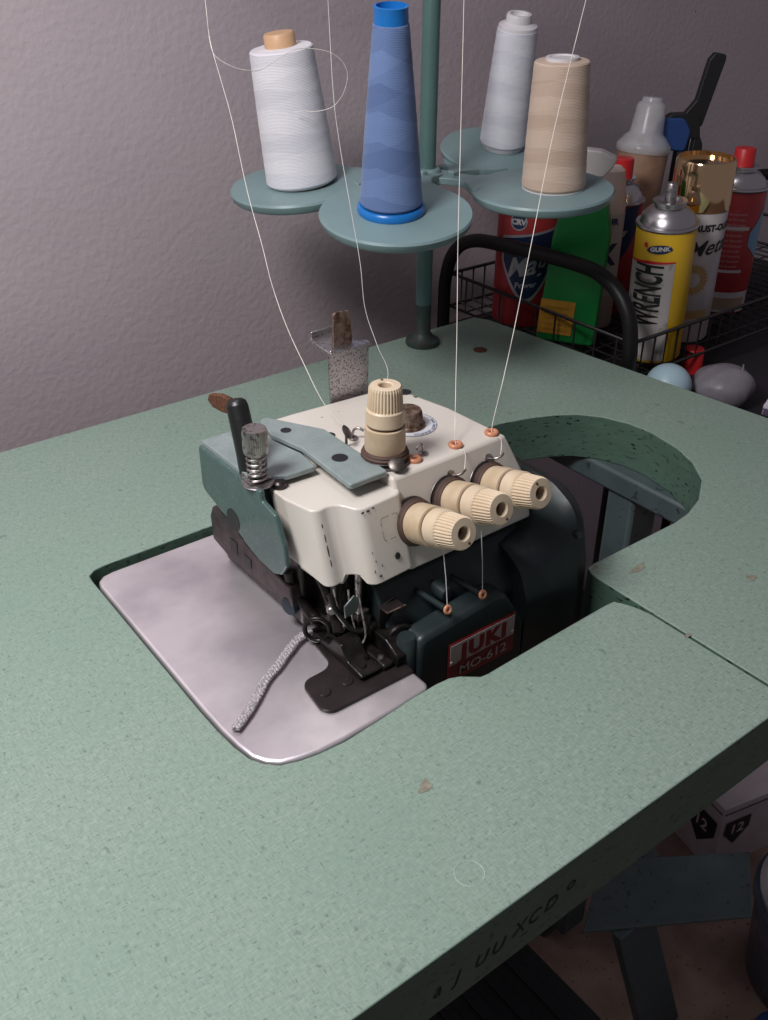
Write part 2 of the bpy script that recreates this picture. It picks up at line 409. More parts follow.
# steel stand below
bm = bmesh.new(); box(bm, .655, .70, .235, .74, .683, .7055); mk('stand_beam', bm, 'standp', table, bevel=.003)
bm = bmesh.new(); box(bm, .660, .700, .474, .506, .03, .683); mk('leg', bm, 'standp', table, bevel=.004)
bm = bmesh.new(); box(bm, -.22, -.175, .235, .74, .662, .7055); mk('stand_beam', bm, 'standp', table, bevel=.003)
bm = bmesh.new(); box(bm, -.225, -.17, .45, .53, .03, .662); mk('leg', bm, 'standp', table, bevel=.004)
for x0 in (.655, -.225):
    bm = bmesh.new(); box(bm, x0, x0 + .06, .50 if x0 > 0 else .2, .80, 0, .035); mk('foot', bm, 'standp', table, bevel=.004)
# splayed front strut and the gusset plate on it
bm = bmesh.new()
prism(bm, [(.5450, .297), (.5960, .297), (.7120, 0), (.6500, 0)], .325, .338, f=lambda u, v, w: (u, w, v)); mk('strut', bm, 'standp', table, bevel=.002)
bm = bmesh.new()
prism(bm, [(.521, .352), (.599, .399), (.733, .310), (.668, .262)], .296, .301); prism(bm, [(.640, .372), (.656, .366), (.690, .476), (.665, .476)], .290, .2965)
mk('gusset_plate', bm, 'standp', table, bevel=.0015)
# tray under the opening that carries the machine
bm = bmesh.new()
box(bm, .20, .47, .32, .59, .596, .600); box(bm, .20, .22, .585, .59, .60, .7055); box(bm, .45, .47, .585, .59, .60, .7055)
box(bm, .20, .22, .32, .325, .60, .7055); box(bm, .44, .455, .32, .325, .60, .7055)
mk('machine_tray', bm, 'motor', table, bevel=.001)
# motor hanging under the board
bm = bmesh.new(); lathe(bm, [(.0, 0), (.06, 0), (.075, .012), (.075, .15), (.062, .165), (0, .165)], (.36, .50, .47), (1, 0, 0), 32)
box(bm, .40, .48, .47, .53, .54, .597)
mk('motor', bm, 'motor', table, smooth=40)

# ------------------------------------------------------------------ overlock machine
mach = thing('overlock_machine', 'cream and teal industrial overlock sewing machine sunk into the green table', 'sewing machine', (.34, .45, .60))
# cloth plate: polished steel with rolled edge
bm = bmesh.new()
pp = [(.1782, .4695), (.1770, .4005), (.1773, .3802), (.1784, .3648), (.1805, .3524), (.1847, .3447), (.1908, .3388), (.2010, .3352), (.2125, .3331), (.2284, .3322), (.2500, .3328), (.2700, .3345), (.2940, .3365), (.2970, .3400), (.2970, .5660), (.1940, .5660), (.1860, .5645), (.1810, .5600), (.1795, .5530)]
prism(bm, pp, .738, TZ - .0006)
mk('cloth_plate', bm, 'plate', mach, bevel=.0042, seg=4)
# needle plate
bm = bmesh.new()
npz = fillet([(.2305, .3525), (.2960, .3520), (.2960, .4150), (.2625, .4150), (.2590, .3860), (.2345, .3850)],
             [.0075, 0, 0, .002, .010, .0085], 7)
prism(bm, npz, TZ - .0007, TZ + .0016); npl = mk('needle_plate', bm, 'brown', mach, bevel=.0005)
for (x, y) in ((.2410, .3690), (.2575, .3690)):
    bm = bmesh.new(); lathe(bm, [(0, 0), (.0042, 0), (.0042, .0006), (.0036, .0012), (0, .0012)], (x, y, TZ + .0014), n=20)
    box(bm, -.0036, .0036, -.0005, .0005, .0010, .0018, mx=Matrix.Translation((x, y, TZ + .0011)) @ Matrix.Rotation(.6, 4, 'Z'), mi=1)
    mk('screw', bm, ['brown', 'black'], npl, smooth=40)
# body casting
bm = bmesh.new()
sec = fillet([(.374, .62), (.374, .756), (.3950, .7900), (.52, .7930), (.52, .62)], [0, .012, .010, .02, 0], 5)
prism(bm, sec, .297, .428, f=lambda u, v, w: (w, u, v)); mk('body_casting', bm, 'body', mach, smooth=35, bevel=.0015)
bm = bmesh.new()
def hsec(yf, zt, yb): return fillet([(yf + .003, .62), (yf, .750), (yf + .009, zt - .012), (yf + .034, zt), (.490, zt), (yb, zt - .03), (yb, .62)], [0, .02, .022, .03, .04, .02, 0], 7)
rows = [[bm.verts.new((x, u, v)) for u, v in hsec(yf, zt, .530)] for x, yf, zt in ((.401, .3600, .7850), (.420, .3580, .7880), (.4285, .3560, .7960), (.4360, .3530, .8120), (.4425, .3520, .8195))]
bm.faces.new(rows[0]); bm.faces.new(rows[-1][::-1])
for a, b in zip(rows, rows[1:]):
    for k in range(len(a)): bm.faces.new((a[k], a[(k + 1) % len(a)], b[(k + 1) % len(a)], b[k]))
mk('end_housing', bm, 'body', mach, smooth=40)
bm = bmesh.new(); box(bm, .285, .44, .38, .53, .6002, .622); mk('machine_base', bm, 'body', mach, bevel=.003)
# handwheel
bm = bmesh.new()
prism(bm, fillet([(.3590, .64), (.3570, .765), (.3690, .8130), (.485, .8150), (.505, .78), (.505, .64)], [.02, .03, .032, .04, .02, .02], 8), .4425, .4560, f=lambda u, v, w: (w, u, v))
mk('handwheel_guard', bm, 'black', mach, bevel=.002)
bm = bmesh.new(); box(bm, .4385, .4435, .3545, .3580, .790, .7930, mx=None); mk('timing_mark', bm, 'black', mach)
# lower front door with the maker's badge
bm = bmesh.new()
dp = fillet([(.303, .62), (.303, .768), (.374, .776), (.396, .742), (.400, .62)], [0, .007, .014, .02, 0], 6)
prism(bm, dp, .3560, .3735, f=lambda u, v, w: (u, w, v)); door = mk('front_door', bm, 'body', mach, bevel=.004, seg=4)
bm = bmesh.new(); lathe(bm, [(0, 0), (.0065, 0), (.0065, .05), (.0055, .052), (0, .052)], (.3005, .3650, .716), n=18); mk('hinge', bm, 'body', mach, smooth=40)
bm = bmesh.new()
bx0, bx1, bz0, bz1 = .3275, .3855, .7215, .7530
box(bm, bx0, bx1, .3549, .3561, bz0, bz1)
badge = mk('badge', bm, 'bdg_red', door)
bm = bmesh.new(); box(bm, bx0 + .0009, bx1 - .0009, .3545, .3551, bz0 + .0145, bz1 - .0010); mk('badge_panel', bm, 'bdg_sil', badge)
bm = bmesh.new()
f = lambda u, v, w=0: Vector(((bx0 + bx1) / 2 + u, .3543, v))
text(bm, 'JUKI', .0160, lambda u, v, w=0: f(u + .001, bz0 + .0168 + v), sx=1.18, bold=.0010, space=1.16)
mk('badge_lettering', bm, 'bdg_red', badge)
bm = bmesh.new(); text(bm, 'MO-612', .0100, lambda u, v, w=0: f(u + .001, bz0 + .0040 + v), sx=1.25, bold=.00015)
for x in (bx0 + .002, bx1 - .002): lathe(bm, [(0, 0), (.0012, 0), (.0009, .0007), (0, .0008)], (x, .3547, bz0 + .017), (0, -1, 0), 10)
mk('badge_lettering', bm, 'bdg_sil', badge)
# boss with two thread eyelets on the front of the body
bm = bmesh.new()
lathe(bm, [(0, 0), (.006, 0), (.005, .012), (0, .013)], (.342, .3870, .775), (0, -1, 0), 16)
mk('casting_boss', bm, 'body', mach, smooth=40, bevel=.0005)
for (x, y, z) in ((.3555, .3580, .7800), (.3262, .3580, .7815)):
    bm = bmesh.new(); torus(bm, (x, y - .001, z), (0, -1, .3), .0022, .0011, 18, 8)
    mk('thread_eyelet', bm, 'ceramic', mach, smooth=60)
    bm = bmesh.new(); lathe(bm, [(0, 0), (.0020, 0), (.0020, .032), (0, .032)], (x, y + .0018, z - .0005), (0, 1, -.1), 12); mk('eyelet_post', bm, 'body', mach, smooth=50)

# main cream cover
SL = math.tan(math.radians(18))
bm = bmesh.new()
def cover(bm):
    topl = [(.2955, .4560), (.3190, .4540), (.3195, .4052), (.4150, .4064), (.4125, .4600), (.4060, .4930), (.3960, .5060), (.3800, .5140), (.320, .5180), (.2985, .5180)]
    low = [(.2955, .4560), (.3190, .4540), (.3195, .3937), (.4280, .3945), (.4310, .4620), (.4230, .4980), (.4100, .5150), (.3860, .5240), (.320, .5250), (.2985, .5250)]
    bot = [(.2955, .4560), (.3190, .4540), (.3195, .3862), (.4262, .3868), (.4290, .4620), (.4220, .4980), (.4100, .5150), (.3860, .5240), (.320, .5250), (.2985, .5250)]
    rows = [[bm.verts.new((x, y, z)) for x, y in r] for r, z in ((bot, .7965), (low, .8210), (topl, .8550))]
    n = len(topl)
    bm.faces.new(rows[0][::-1]); bm.faces.new(rows[2])
    for a, b in zip(rows, rows[1:]):
        for i in range(n): bm.faces.new((a[i], a[(i + 1) % n], b[(i + 1) % n], b[i]))
cover(bm)
cov = mk('top_cover', bm, 'cream', mach, bevel=.0022, seg=3)
for (x, y, r) in ((.4035, .4985, .0050), (.3215, .4755, .0042)):
    bm = bmesh.new(); n = 18; bm.faces.new([bm.verts.new((x + r * math.cos(2 * PI * k / n), y + r * math.sin(2 * PI * k / n), .85525)) for k in range(n)])
    mk('cover_hole', bm, 'black', cov)
# round decal with its writing, around the brass cap
bm = bmesh.new(); cx, cy = .3740, .4560
dl = bmesh.new()
prev = None
for k in range(33):
    a = -PI * .80 + k * PI * 1.05 / 32
    cur = [dl.verts.new((cx + r * math.cos(a), cy + r * math.sin(a), .8553)) for r in (.0105, .0185)]
    if prev: dl.faces.new((prev[0], prev[1], cur[1], cur[0]))
    prev = cur
mk('decal', dl, 'decal', cov)
dl = bmesh.new()
def arcmap(u, v, w=0):
    a = -PI * .36 + u / .0150; r = .0150 - .0 - v + .0035
    return Vector((cx + (.0172 - v) * math.cos(a), cy + (.0172 - v) * math.sin(a), .8555))
text(dl, 'Wherever quality sews', .0036, lambda u, v, w=0: arcmap(u, v), sx=.85)
prev = None
for k in range(33):
    a = -PI * .80 + k * PI * 1.05 / 32
    cur = [dl.verts.new((cx + r * math.cos(a), cy + r * math.sin(a), .85545)) for r in (.0178, .0182)]
    if prev: dl.faces.new((prev[0], prev[1], cur[1], cur[0]))
    prev = cur
M['decal_ink'] = mat('navy_decal_ink', (.07, .08, .16), .4)
mk('decal_lettering', dl, 'decal_ink', cov)
bm = bmesh.new(); lathe(bm, [(0, 0), (.0118, 0), (.0118, .002), (.0108, .0028), (.0096, .0105), (.0088, .0120), (0, .0120)], (cx - .002, cy, .855), n=60, flute=(3, 4, 30, .0004))
mk('oil_cap', bm, 'brass_rust', mach, smooth=30)
# ceramic eyelets on the cover's front rim
for (x, y) in ((.4085, .4128), (.3780, .4140), (.3448, .4150)):
    bm = bmesh.new(); torus(bm, (x, y, .8560), (0, 0, 1), .0033, .0017, 20, 8); mk('cover_eyelet', bm, 'ceramic', mach, smooth=60)

# tension assemblies
NF = Vector((0, -math.cos(math.radians(18)), math.sin(math.radians(18))))
def tension(base, d, k=.95, rot=0.0):
    base = Vector(base); d = Vector(d).normalized()
    t = bmesh.new(); lathe(t, [(a_ * k, b_) for a_, b_ in [(0, -.002), (.0165, -.001), (.0172, .0), (.0165, .0010), (.0125, .0012), (.0150, .0022), (.0162, .0030), (.0150, .0036), (.0120, .0038)]], base, d, 40)
    disc = mk('tension_disc', t, 'discsteel', mach, smooth=50)
    t = bmesh.new(); lathe(t, [(a_ * k, b_) for a_, b_ in [(.0125, 0), (.0156, .0), (.0160, .0013), (.0150, .0022), (.0146, .0024), (.0152, .0030), (.0142, .0042), (.0120, .0044)]], base + d * .0036, d, 36); mk('felt_washer', t, 'washer', disc, smooth=40)
    t = bmesh.new(); lathe(t, [(a_ * k, b_) for a_, b_ in [(0, 0), (.0133, 0), (.0136, .001), (.0134, .0158), (.0126, .0162), (0, .0162)]], base + d * .0074, d, 48); drum = mk('tension_drum', t, 'knobdark', mach, smooth=40)
    t = bmesh.new(); lathe(t, [(a_ * k, b_) for a_, b_ in [(0, 0), (.0118, 0), (.0118, .002), (0, .002)]], base + d * .0234, d, 36); mk('gap_ring', t, 'washer', drum, smooth=40)
    t = bmesh.new()
    prof = [(0, 0), (.0124, 0), (.0128, .0008), (.0126, .0095), (.0119, .0102), (.0117, .0105), (.0108, .0235), (.0098, .0250), (.0050, .0252), (.0044, .0246), (.0042, .0170), (0, .0168)]
    lathe(t, [(a_ * k, b_) for a_, b_ in prof], base + d * .0252, d, 132, flute=(5, 6, 33, .0008)); kn = mk('tension_knob', t, 'knob', mach, smooth=25)
    t = bmesh.new(); lathe(t, [(a_ * k, b_) for a_, b_ in [(0, 0), (.0040, 0), (.0040, .0012), (0, .0012)]], base + d * .0425, d, 20); mk('screw_post', t, 'brass_rust', kn, smooth=40)
    fr = axis_frame(d)
    t = bmesh.new(); q = fr @ Vector((.0074 * math.cos(rot), .0074 * math.sin(rot), 0))
    lathe(t, [(a_ * k, b_) for a_, b_ in [(0, 0), (.0010, 0), (.0008, .0004), (0, .0005)]], base + d * .0503 + q, d, 10); mk('index_dot', t, 'rust', kn)
    return drum
for b, r in (((.3279, .3960, .8258), -1.2), ((.3596, .3980, .8296), -1.2), ((.3928, .3980, .8290), 1.9)):
    bb = Vector(b); tension(bb, NF, rot=r)
tension((.3305, .4270, .8560), (0, 0, 1), rot=1.2)
# small thread hooks beside each tension disc
def hook(p, d, sidev):
    p, d, s = Vector(p), Vector(d).normalized(), Vector(sidev).normalized()
    t = bmesh.new(); tube(t, catmull([p - d * .001, p + d * .003, p + d * .006 + s * .001, p + d * .0075 + s * .004, p + d * .006 + s * .0075], 5), .0009, 8)
    lathe(t, [(0, 0), (.0032, 0), (.0032, .0008), (0, .0012)], p - d * .0004, d, 14)
    fr = axis_frame(d)
    return mk('thread_hook', t, 'steel', mach, smooth=50)
hook((.3640, .4020, .8440), NF, (1, 0, .25)); hook((.3970, .4022, .8450), NF, (1, 0, .25))
hook((.3540, .4180, .8560), (0, 0, 1), (-1, -.3, 0)); hook((.3310, .4620, .8560), (0, 0, 1), (.6, -.8, 0))
for (c, dd) in (((.3268, .4105, .8600), (-.3, -.5, 1)), ((.3215, .4560, .8650), (.6, -.6, .6))):
    t = bmesh.new(); lathe(t, [(0, 0), (.0045, 0), (.0052, .0008), (.004, .0016), (0, .0018)], c, dd, 20)
    tube(t, [Vector(c), Vector(c) - Vector((0, 0, Vector(c).z - .8545))], .0009, 8); mk('thread_guide_button', t, 'discsteel', mach, smooth=50)

# cream side cover (front left), stepped front, leaning outwards
bm = bmesh.new()
sp = fillet([(.3225, .4545), (.2600, .4545), (.2600, .4350), (.2655, .4105), (.2810, .4130), (.2885, .3965), (.3225, .3985)],
            [0, .004, .008, .006, .012, .008, .006], 6)
hgt = .0468
def lowz(x):
    return .002 * math.sin((x - .26) * 90)
a = [bm.verts.new((u - .0004, v - hgt * SL, .8480 - hgt + (.006 if u < .263 else 0) + (.0045 if .276 < u < .286 else 0))) for u, v in sp]
b = [bm.verts.new((u, v, .8480)) for u, v in sp]
bm.faces.new(a[::-1]); bm.faces.new(b)
for i in range(len(sp)): bm.faces.new((a[i], a[(i + 1) % len(sp)], b[(i + 1) % len(sp)], b[i]))
side = mk('side_cover', bm, 'cream', mach, bevel=.0035, seg=4, smooth=50)
# dark outline square, screw hole and paint chips on its faces
def onface(u, v, w=.0008):      # u = x, v = distance below the top along the slanted front
    return Vector((u + .0004, .3980 + .0009 * (u - .29) / .03 - v * math.sin(math.radians(18)) - .0010 - w, .8480 - v * math.cos(math.radians(18))))
bm = bmesh.new()
def seg_(bm, p, q, wd, fn):
    p, q = Vector(p), Vector(q); n = Vector((-(q - p).y, (q - p).x)).normalized() * wd
    bm.faces.new([bm.verts.new(fn(*(p + n))), bm.verts.new(fn(*(q + n))), bm.verts.new(fn(*(q - n))), bm.verts.new(fn(*(p - n)))])
sq = fillet([(.3010, .0100), (.3145, .0100), (.3145, .0245), (.3010, .0245)], [.002] * 4, 3)
for i in range(len(sq)):
    p, q = sq[i], sq[(i + 1) % len(sq)]; L_ = (Vector(q) - Vector(p)).length; k = max(1, int(L_ / .0022))
    for j in range(k):
        if (i * 7 + j) % 3 == 2 and k > 1: continue
        A = Vector(p).lerp(Vector(q), j / k); B = Vector(p).lerp(Vector(q), (j + .85) / k); seg_(bm, A, B, .00018, onface)
mk('outline_mark', bm, 'chip', side)
bm = bmesh.new(); n = 14; bm.faces.new([bm.verts.new(onface(.3085 + .0021 * math.cos(2 * PI * k / n), .0365 + .0023 * math.sin(2 * PI * k / n))) for k in range(n)])
mk('screw_hole', bm, 'black', side)
bm = bmesh.new()
for (u, v, a, b, dy) in ((.2672, .008, .0005, .0016, -.0145), (.2675, .016, .0005, .0030, -.0145), (.2676, .024, .0006, .0042, -.0145), (.2678, .032, .0005, .0026, -.0145), (.2895, .002, .0012, .0008, .0005), (.2935, .0022, .0014, .0007, .0004),
                         (.2975, .0016, .0010, .0006, 0), (.2905, .028, .0003, .0008, .0005), (.2920, .034, .0004, .0008, .0004), (.2900, .040, .0004, .0012, .0005), (.2960, .038, .0003, .0012, 0), (.2935, .044, .0010, .0009, .0003)):
    dyy = .0125 if dy < -.01 else 0
    bm.faces.new([bm.verts.new(onface(u + a * math.cos(k * PI / 4), v + b * math.sin(k * PI / 4)) + Vector((0, dyy, 0))) for k in range(8)])
mk('paint_chip', bm, 'chip', side)
# teal left casing
bm = bmesh.new()
cs = fillet([(.523, .852), (.523, .818), (.478, .806), (.4545, .799), (.4545, .852)], [.004, .008, 0, 0, 0], 4)
prism(bm, cs, .2490, .292, f=lambda u, v, w: (w, u, v)); cas = mk('left_casing', bm, 'teal', mach, bevel=.003, seg=3)
bm = bmesh.new()
prism(bm, fillet([(.470, .8525), (.470, .804), (.452, .799), (.434, .798), (.4250, .802), (.4180, .8120), (.4200, .8260), (.4285, .8430), (.4430, .8460), (.4440, .8525)], [0, 0, .004, .003, .003, .003, .003, .003, .002, .001], 4), .2489, .2525, f=lambda u, v, w: (w, u, v))
mk('front_flange', bm, 'teal', cas, bevel=.0012)
bm = bmesh.new(); lathe(bm, [(0, 0), (.008, 0), (.008, .0006), (0, .0006)], (.2492, .481, .814), (-1, 0, 0), 20); mk('cam_hole', bm, 'black', cas)
# teal top plates: the bent strap crossing the cover and the strip behind it
bm = bmesh.new()
prism(bm, [(.2700, .447), (.2905, .446), (.2935, .4660), (.2880, .4950), (.2870, .5200), (.2510, .5200), (.2510, .4600)], .8515, .8550); mk('corner_plate', bm, 'teal_lit', cas, bevel=.0006)
bm = bmesh.new()
st = fillet([(.2945, .5240), (.2880, .4935), (.2935, .4660), (.2905, .4090), (.3190, .4090), (.3200, .4790)], [.004, 0, 0, .002, .002, .003], 3)
prism(bm, st, .8552, .8590); strap = mk('top_strap', bm, 'teal_lit', mach, bevel=.0008)
for (x, y, r) in ((.3050, .4400, .0052), (.2985, .4920, .0036)):
    bm = bmesh.new(); n = 20; bm.faces.new([bm.verts.new((x + r * math.cos(2 * PI * k / n), y + r * math.sin(2 * PI * k / n), .85925)) for k in range(n)])
    mk('strap_hole', bm, 'black', strap)
bm = bmesh.new(); lathe(bm, [(0, 0), (.0042, 0), (.0042, .0040), (.0030, .0052), (0, .0052)], (.2655, .4480, .8475), n=18); mk('cover_screw', bm, 'brown', mach, smooth=40)
# knurled screw with its spring
bm = bmesh.new(); kb = Vector((.2550, .4560, .8520))
lathe(bm, [(0, .0195), (.0062, .0195), (.0076, .0205), (.0078, .0230), (.0078, .0345), (.0072, .0362), (0, .0362)], kb, n=72, flute=(2, 4, 36, .0005))
lathe(bm, [(0, .004), (.0034, .004), (.0034, .020), (0, .020)], kb, n=16)
ks = mk('knurled_screw', bm, 'steel', mach, smooth=30)
bm = bmesh.new(); tube(bm, [kb + Vector((.0058 * math.cos(t * .42), .0058 * math.sin(t * .42), .0010 + t * .000235)) for t in range(78)], .0008, 7)
mk('spring', bm, 'steel', ks, smooth=60)
bm = bmesh.new(); lathe(bm, [(0, -.0005), (.0100, -.0005), (.0103, .0003), (.0100, .0010), (0, .0010)], kb, n=32)
box(bm, .2480, .2660, .4520, .4660, .8535, .8547); mk('spring_seat', bm, 'bracket', ks, smooth=40)
# black sleeved presser lifting lever with a rusty tip
bm = bmesh.new()
tube(bm, catmull([(.2580, .4690, .8490), (.2585, .4720, .8620), (.2595, .4790, .8780), (.2605, .4850, .8905)], 6), lambda t: .0076 - .0008 * t, 16)
lathe(bm, [(.0067, 0), (.0060, .0026), (.0038, .0044), (0, .005)], (.2605, .4850, .8903), (.05, .4, .9), 16)
lev = mk('lifting_lever', bm, 'rubber', mach, smooth=60)
bm = bmesh.new()
prism(bm, fillet([(.486, .8850), (.488, .8950), (.500, .8935), (.513, .8890), (.5160, .8840), (.510, .8810), (.498, .8820)], [0, .001, 0, .001, .001, .001, 0], 3), .2560, .2600,
      f=lambda u, v, w: (w, u, v)); mk('lever_tip', bm, 'rust', lev, bevel=.001)
# brown rail beside the casing
bm = bmesh.new()
rl = fillet([(.535, .787), (.534, .768), (.513, .764), (.430, .769), (.432, .784), (.479, .7865), (.503, .797), (.516, .799), (.530, .797)], [.003, .003, .004, 0, 0, .01, .004, .003, .003], 4)
prism(bm, rl, .2590, .2680, f=lambda u, v, w: (w, u, v)); rail = mk('presser_arm', bm, 'rail', mach, bevel=.0012)
bm = bmesh.new(); box(bm, .2584, .2590, .498, .507, .773, .783); box(bm, .2584, .2590, .480, .489, .7715, .779); mk('arm_slot', bm, 'black', rail, bevel=.0002)
bm = bmesh.new(); box(bm, .2660, .2980, .430, .530, .7500, .8200); mk('arm_bracket', bm, 'dark', mach, bevel=.003)
# looper-side clutter: presser bar, foot, needles, knives
bm = bmesh.new(); lathe(bm, [(0, 0), (.0050, 0), (.0050, .046), (0, .046)], (.2790, .4080, .7590), n=18); mk('presser_bar', bm, 'dark', mach, smooth=40)
bm = bmesh.new(); lathe(bm, [(0, 0), (.0024, 0), (.0024, .044), (0, .044)], (.2870, .3970, .7700), n=16)
box(bm, .2830, .2915, .3920, .4020, .7700, .7765); lathe(bm, [(0, 0), (.0008, .012), (.0008, .016), (0, .016)], (.2860, .3960, .7545), n=8)
lathe(bm, [(0, 0), (.0008, .012), (.0008, .016), (0, .016)], (.2890, .3960, .7545), n=8)
mk('needle_bar', bm, 'steel', mach, bevel=.0006)
foot = bmesh.new()
prism(foot, fillet([(.365, .7520), (.4200, .7520), (.4200, .7560), (.3980, .7580), (.3920, .7660), (.3840, .7660), (.3780, .7570), (.3610, .7555)], [0, .002, .002, .004, .002, .002, .004, .001], 4), .2640, .2790, f=lambda u, v, w: (w, u, v))
prism(foot, fillet([(.362, .7520), (.415, .7520), (.415, .7560), (.362, .7560)], [.0015] * 4, 3), .2805, .2880, f=lambda u, v, w: (w, u, v))
pf = mk('presser_foot', foot, 'dark', mach, bevel=.0008)
bm = bmesh.new(); torus(bm, (.2640, .4100, .7620), (-.7, -.7, .15), .0080, .0016, 26, 8); tube(bm, [(.2690, .4050, .7600), (.2730, .3980, .7560)], .0022, 8)
mk('foot_loop', bm, 'dark', pf, smooth=60)
bm = bmesh.new(); prism(bm, [(.2700, .7820), (.2790, .7835), (.2805, .7920), (.2770, .7965), (.2695, .7910)], .3870, .3884, f=lambda u, v, w: (u, w, v))
M['lightplate'] = mat('dull_grey_plate', (.13, .15, .15), .35, .6)
mk('needle_guard', bm, 'lightplate', mach, bevel=.0004)
bm = bmesh.new()
prism(bm, [(.2920, .7640), (.2920, .7830), (.3060, .7870), (.3060, .7760)], .3820, .3834, f=lambda u, v, w: (u, w, v))
box(bm, .2920, .3060, .3740, .3830, .7828, .7842); mk('knife_bracket', bm, 'brown', mach, bevel=.0004)
bm = bmesh.new(); tube(bm, [(.2920, .3738, .7842), (.3060, .3738, .7842), (.3060, .3816, .7745)], .0005, 6); mk('bracket_edge', bm, 'brass_rust', mach)
bm = bmesh.new(); lathe(bm, [(0, 0), (.0095, 0), (.0102, .0008), (.0102, .0034), (.0092, .0044), (0, .0044)], (.3020, .3740, .7610), (-.25, -1, .2), 32); mk('knife_disc', bm, 'dark', mach, smooth=40)
for p_ in ([(.2745, .3900, .8000), (.2748, .3880, .7850), (.2760, .3850, .7700)], [(.2800, .3880, .8000), (.2812, .3850, .7820), (.2800, .3800, .7700), (.2770, .3790, .7650)], [(.2680, .3960, .8000), (.2690, .3930, .7860), (.2720, .3880, .7740)]):
    bm = bmesh.new(); tube(bm, catmull(p_, 5), .0007, 7); mk('needle_thread_guide', bm, 'steel', mach, smooth=60)
bm = bmesh.new(); tube(bm, catmull([(.2660, .3980, .7960), (.2680, .3920, .7840), (.2750, .3860, .7720), (.2830, .3840, .7700), (.2870, .3860, .7780)], 6), .0018, 8); mk('looper_arm', bm, 'dark', mach, smooth=60)
bm = bmesh.new(); prism(bm, fillet([(.2700, .3640), (.2960, .3640), (.2960, .3800), (.2740, .3800)], [.002] * 4, 3), .7518, .7545); mk('chip_guard', bm, 'dark', mach, bevel=.0006)
bm = bmesh.new()
prism(bm, fillet([(.3600, .7500), (.3600, .7600), (.3720, .7660), (.4000, .7660), (.4000, .7500)], [.002, .003, .003, 0, 0], 3), .2890, .3010, f=lambda u, v, w: (w, u, v)); mk('knife_holder', bm, 'dark', mach, bevel=.001)
bm = bmesh.new(); tube(bm, catmull([(.2640, .440, .790), (.2650, .4350, .7740), (.2690, .4260, .7640), (.2700, .4200, .7600)], 5), .0042, 10); mk('foot_lifter_link', bm, 'dark', mach, smooth=60)
bm = bmesh.new(); tube(bm, catmull([(.2720, .4260, .8040), (.2740, .4150, .7880), (.2740, .4050, .7740), (.2720, .3980, .7640)], 5), .0036, 10); mk('looper_link', bm, 'dark', mach, smooth=60)
bm = bmesh.new(); lathe(bm, [(0, 0), (.0065, 0), (.0072, .0015), (.0060, .0040), (0, .0046)], (.2625, .4360, .7670), (-1, -.2, 0), 24)
M['bluesteel'] = mat('blued_steel', (.03, .042, .056), .3, .8)
mk('arm_pivot', bm, 'bluesteel', mach, smooth=40)
# clutter behind the foot: casting under the side cover
bm = bmesh.new(); box(bm, .2760, .3180, .4020, .4420, .7500, .8010); mk('head_casting', bm, 'dark', mach, bevel=.004)
# small screws, wipers and pins that crowd the needle area
k = 0
for (x, y, z, r, d) in ((.2695, .4015, .7800, .0030, (-.5, -1, .1)), (.2830, .3880, .7640, .0026, (0, -1, .3)), (.2985, .3990, .7760, .0034, (0, -1, .2)), (.2750, .3990, .7650, .0028, (-1, -1, .2)),
                        (.2700, .3700, .7560, .0025, (0, 0, 1)), (.2760, .3740, .7575, .0018, (0, 0, 1)), (.2840, .3700, .7555, .0022, (0, 0, 1)), (.3100, .3990, .7700, .0040, (0, -1, 0))):
    t = bmesh.new(); lathe(t, [(0, -.006), (r, -.006), (r, .0012), (r * .8, .0020), (0, .0020)], (x, y, z), d, 14); mk('set_screw', t, 'steel' if k % 3 == 0 else 'dark', mach, smooth=40); k += 1
# nickel bracket standing behind the cover, its shelf and upright tab
bm = bmesh.new()
yb = .5195
BR = [(.3540, .845), (.3530, .888), (.3545, .8915), (.3870, .8890), (.3870, .884), (.3865, .845)]
prism(bm, BR, yb, yb + .0025, f=lambda u, v, w: (u, w, v))
br = mk('bracket', bm, 'bracket', mach, bevel=.0006)
bm = bmesh.new()
prism(bm, [(.3530, .5175), (.3880, .5175), (.3890, .5240), (.3830, .5260), (.3800, .5330), (.3850, .5480), (.3600, .5540), (.3560, .5470), (.3540, .5330)], .8880, .8905)
box(bm, .3590, .3850, .5500, .5520, .8885, .8945)
mk('bracket_shelf', bm, 'bracket', br, bevel=.0006)
bm = bmesh.new(); prism(bm, fillet([(.3620, .8890), (.3785, .8890), (.3765, .9140), (.3625, .9150)], [0, 0, .003, .003], 3), .5270, .5290, f=lambda u, v, w: (u, w, v)); mk('bracket_tab', bm, 'brass_rust', br, bevel=.0005)

# ------------------------------------------------------------------ thread stand
RX, RY = .6400, .7620
stand = thing('thread_stand', 'teal four-disc thread stand on a green pole at the table back', 'thread stand', (RX, RY, TZ))
bm = bmesh.new(); lathe(bm, [(0, 0), (.0083, 0), (.0083, .38), (0, .38)], (RX, RY, TZ + .045), n=28); pole = mk('pole', bm, 'pole', stand, smooth=40)
bm = bmesh.new(); lathe(bm, [(0, 0), (.0175, 0), (.0185, .002), (.0180, .0055), (.0130, .0075), (.0105, .011), (.0083, .014), (.0084, .045), (0, .045)], (RX, RY, TZ), n=36)
mk('pole_base', bm, 'poledark', stand, smooth=40)
bm = bmesh.new()
n = 16; bm.faces.new([bm.verts.new((RX + .0018 + .0035 * math.cos(2 * PI * k / n) * .75, RY - .00845 + .0002 * 0, 1.113 + .0038 * math.sin(2 * PI * k / n))) for k in range(n)])
mk('pole_hole', bm, 'black', pole)
bm = bmesh.new(); lathe(bm, [(0, 0), (.0125, 0), (.0135, .002), (.0135, .014), (.0120, .016), (0, .016)], (RX, RY, .918), n=28); mk('hub', bm, 'disc', stand, smooth=40)
ZD = .930
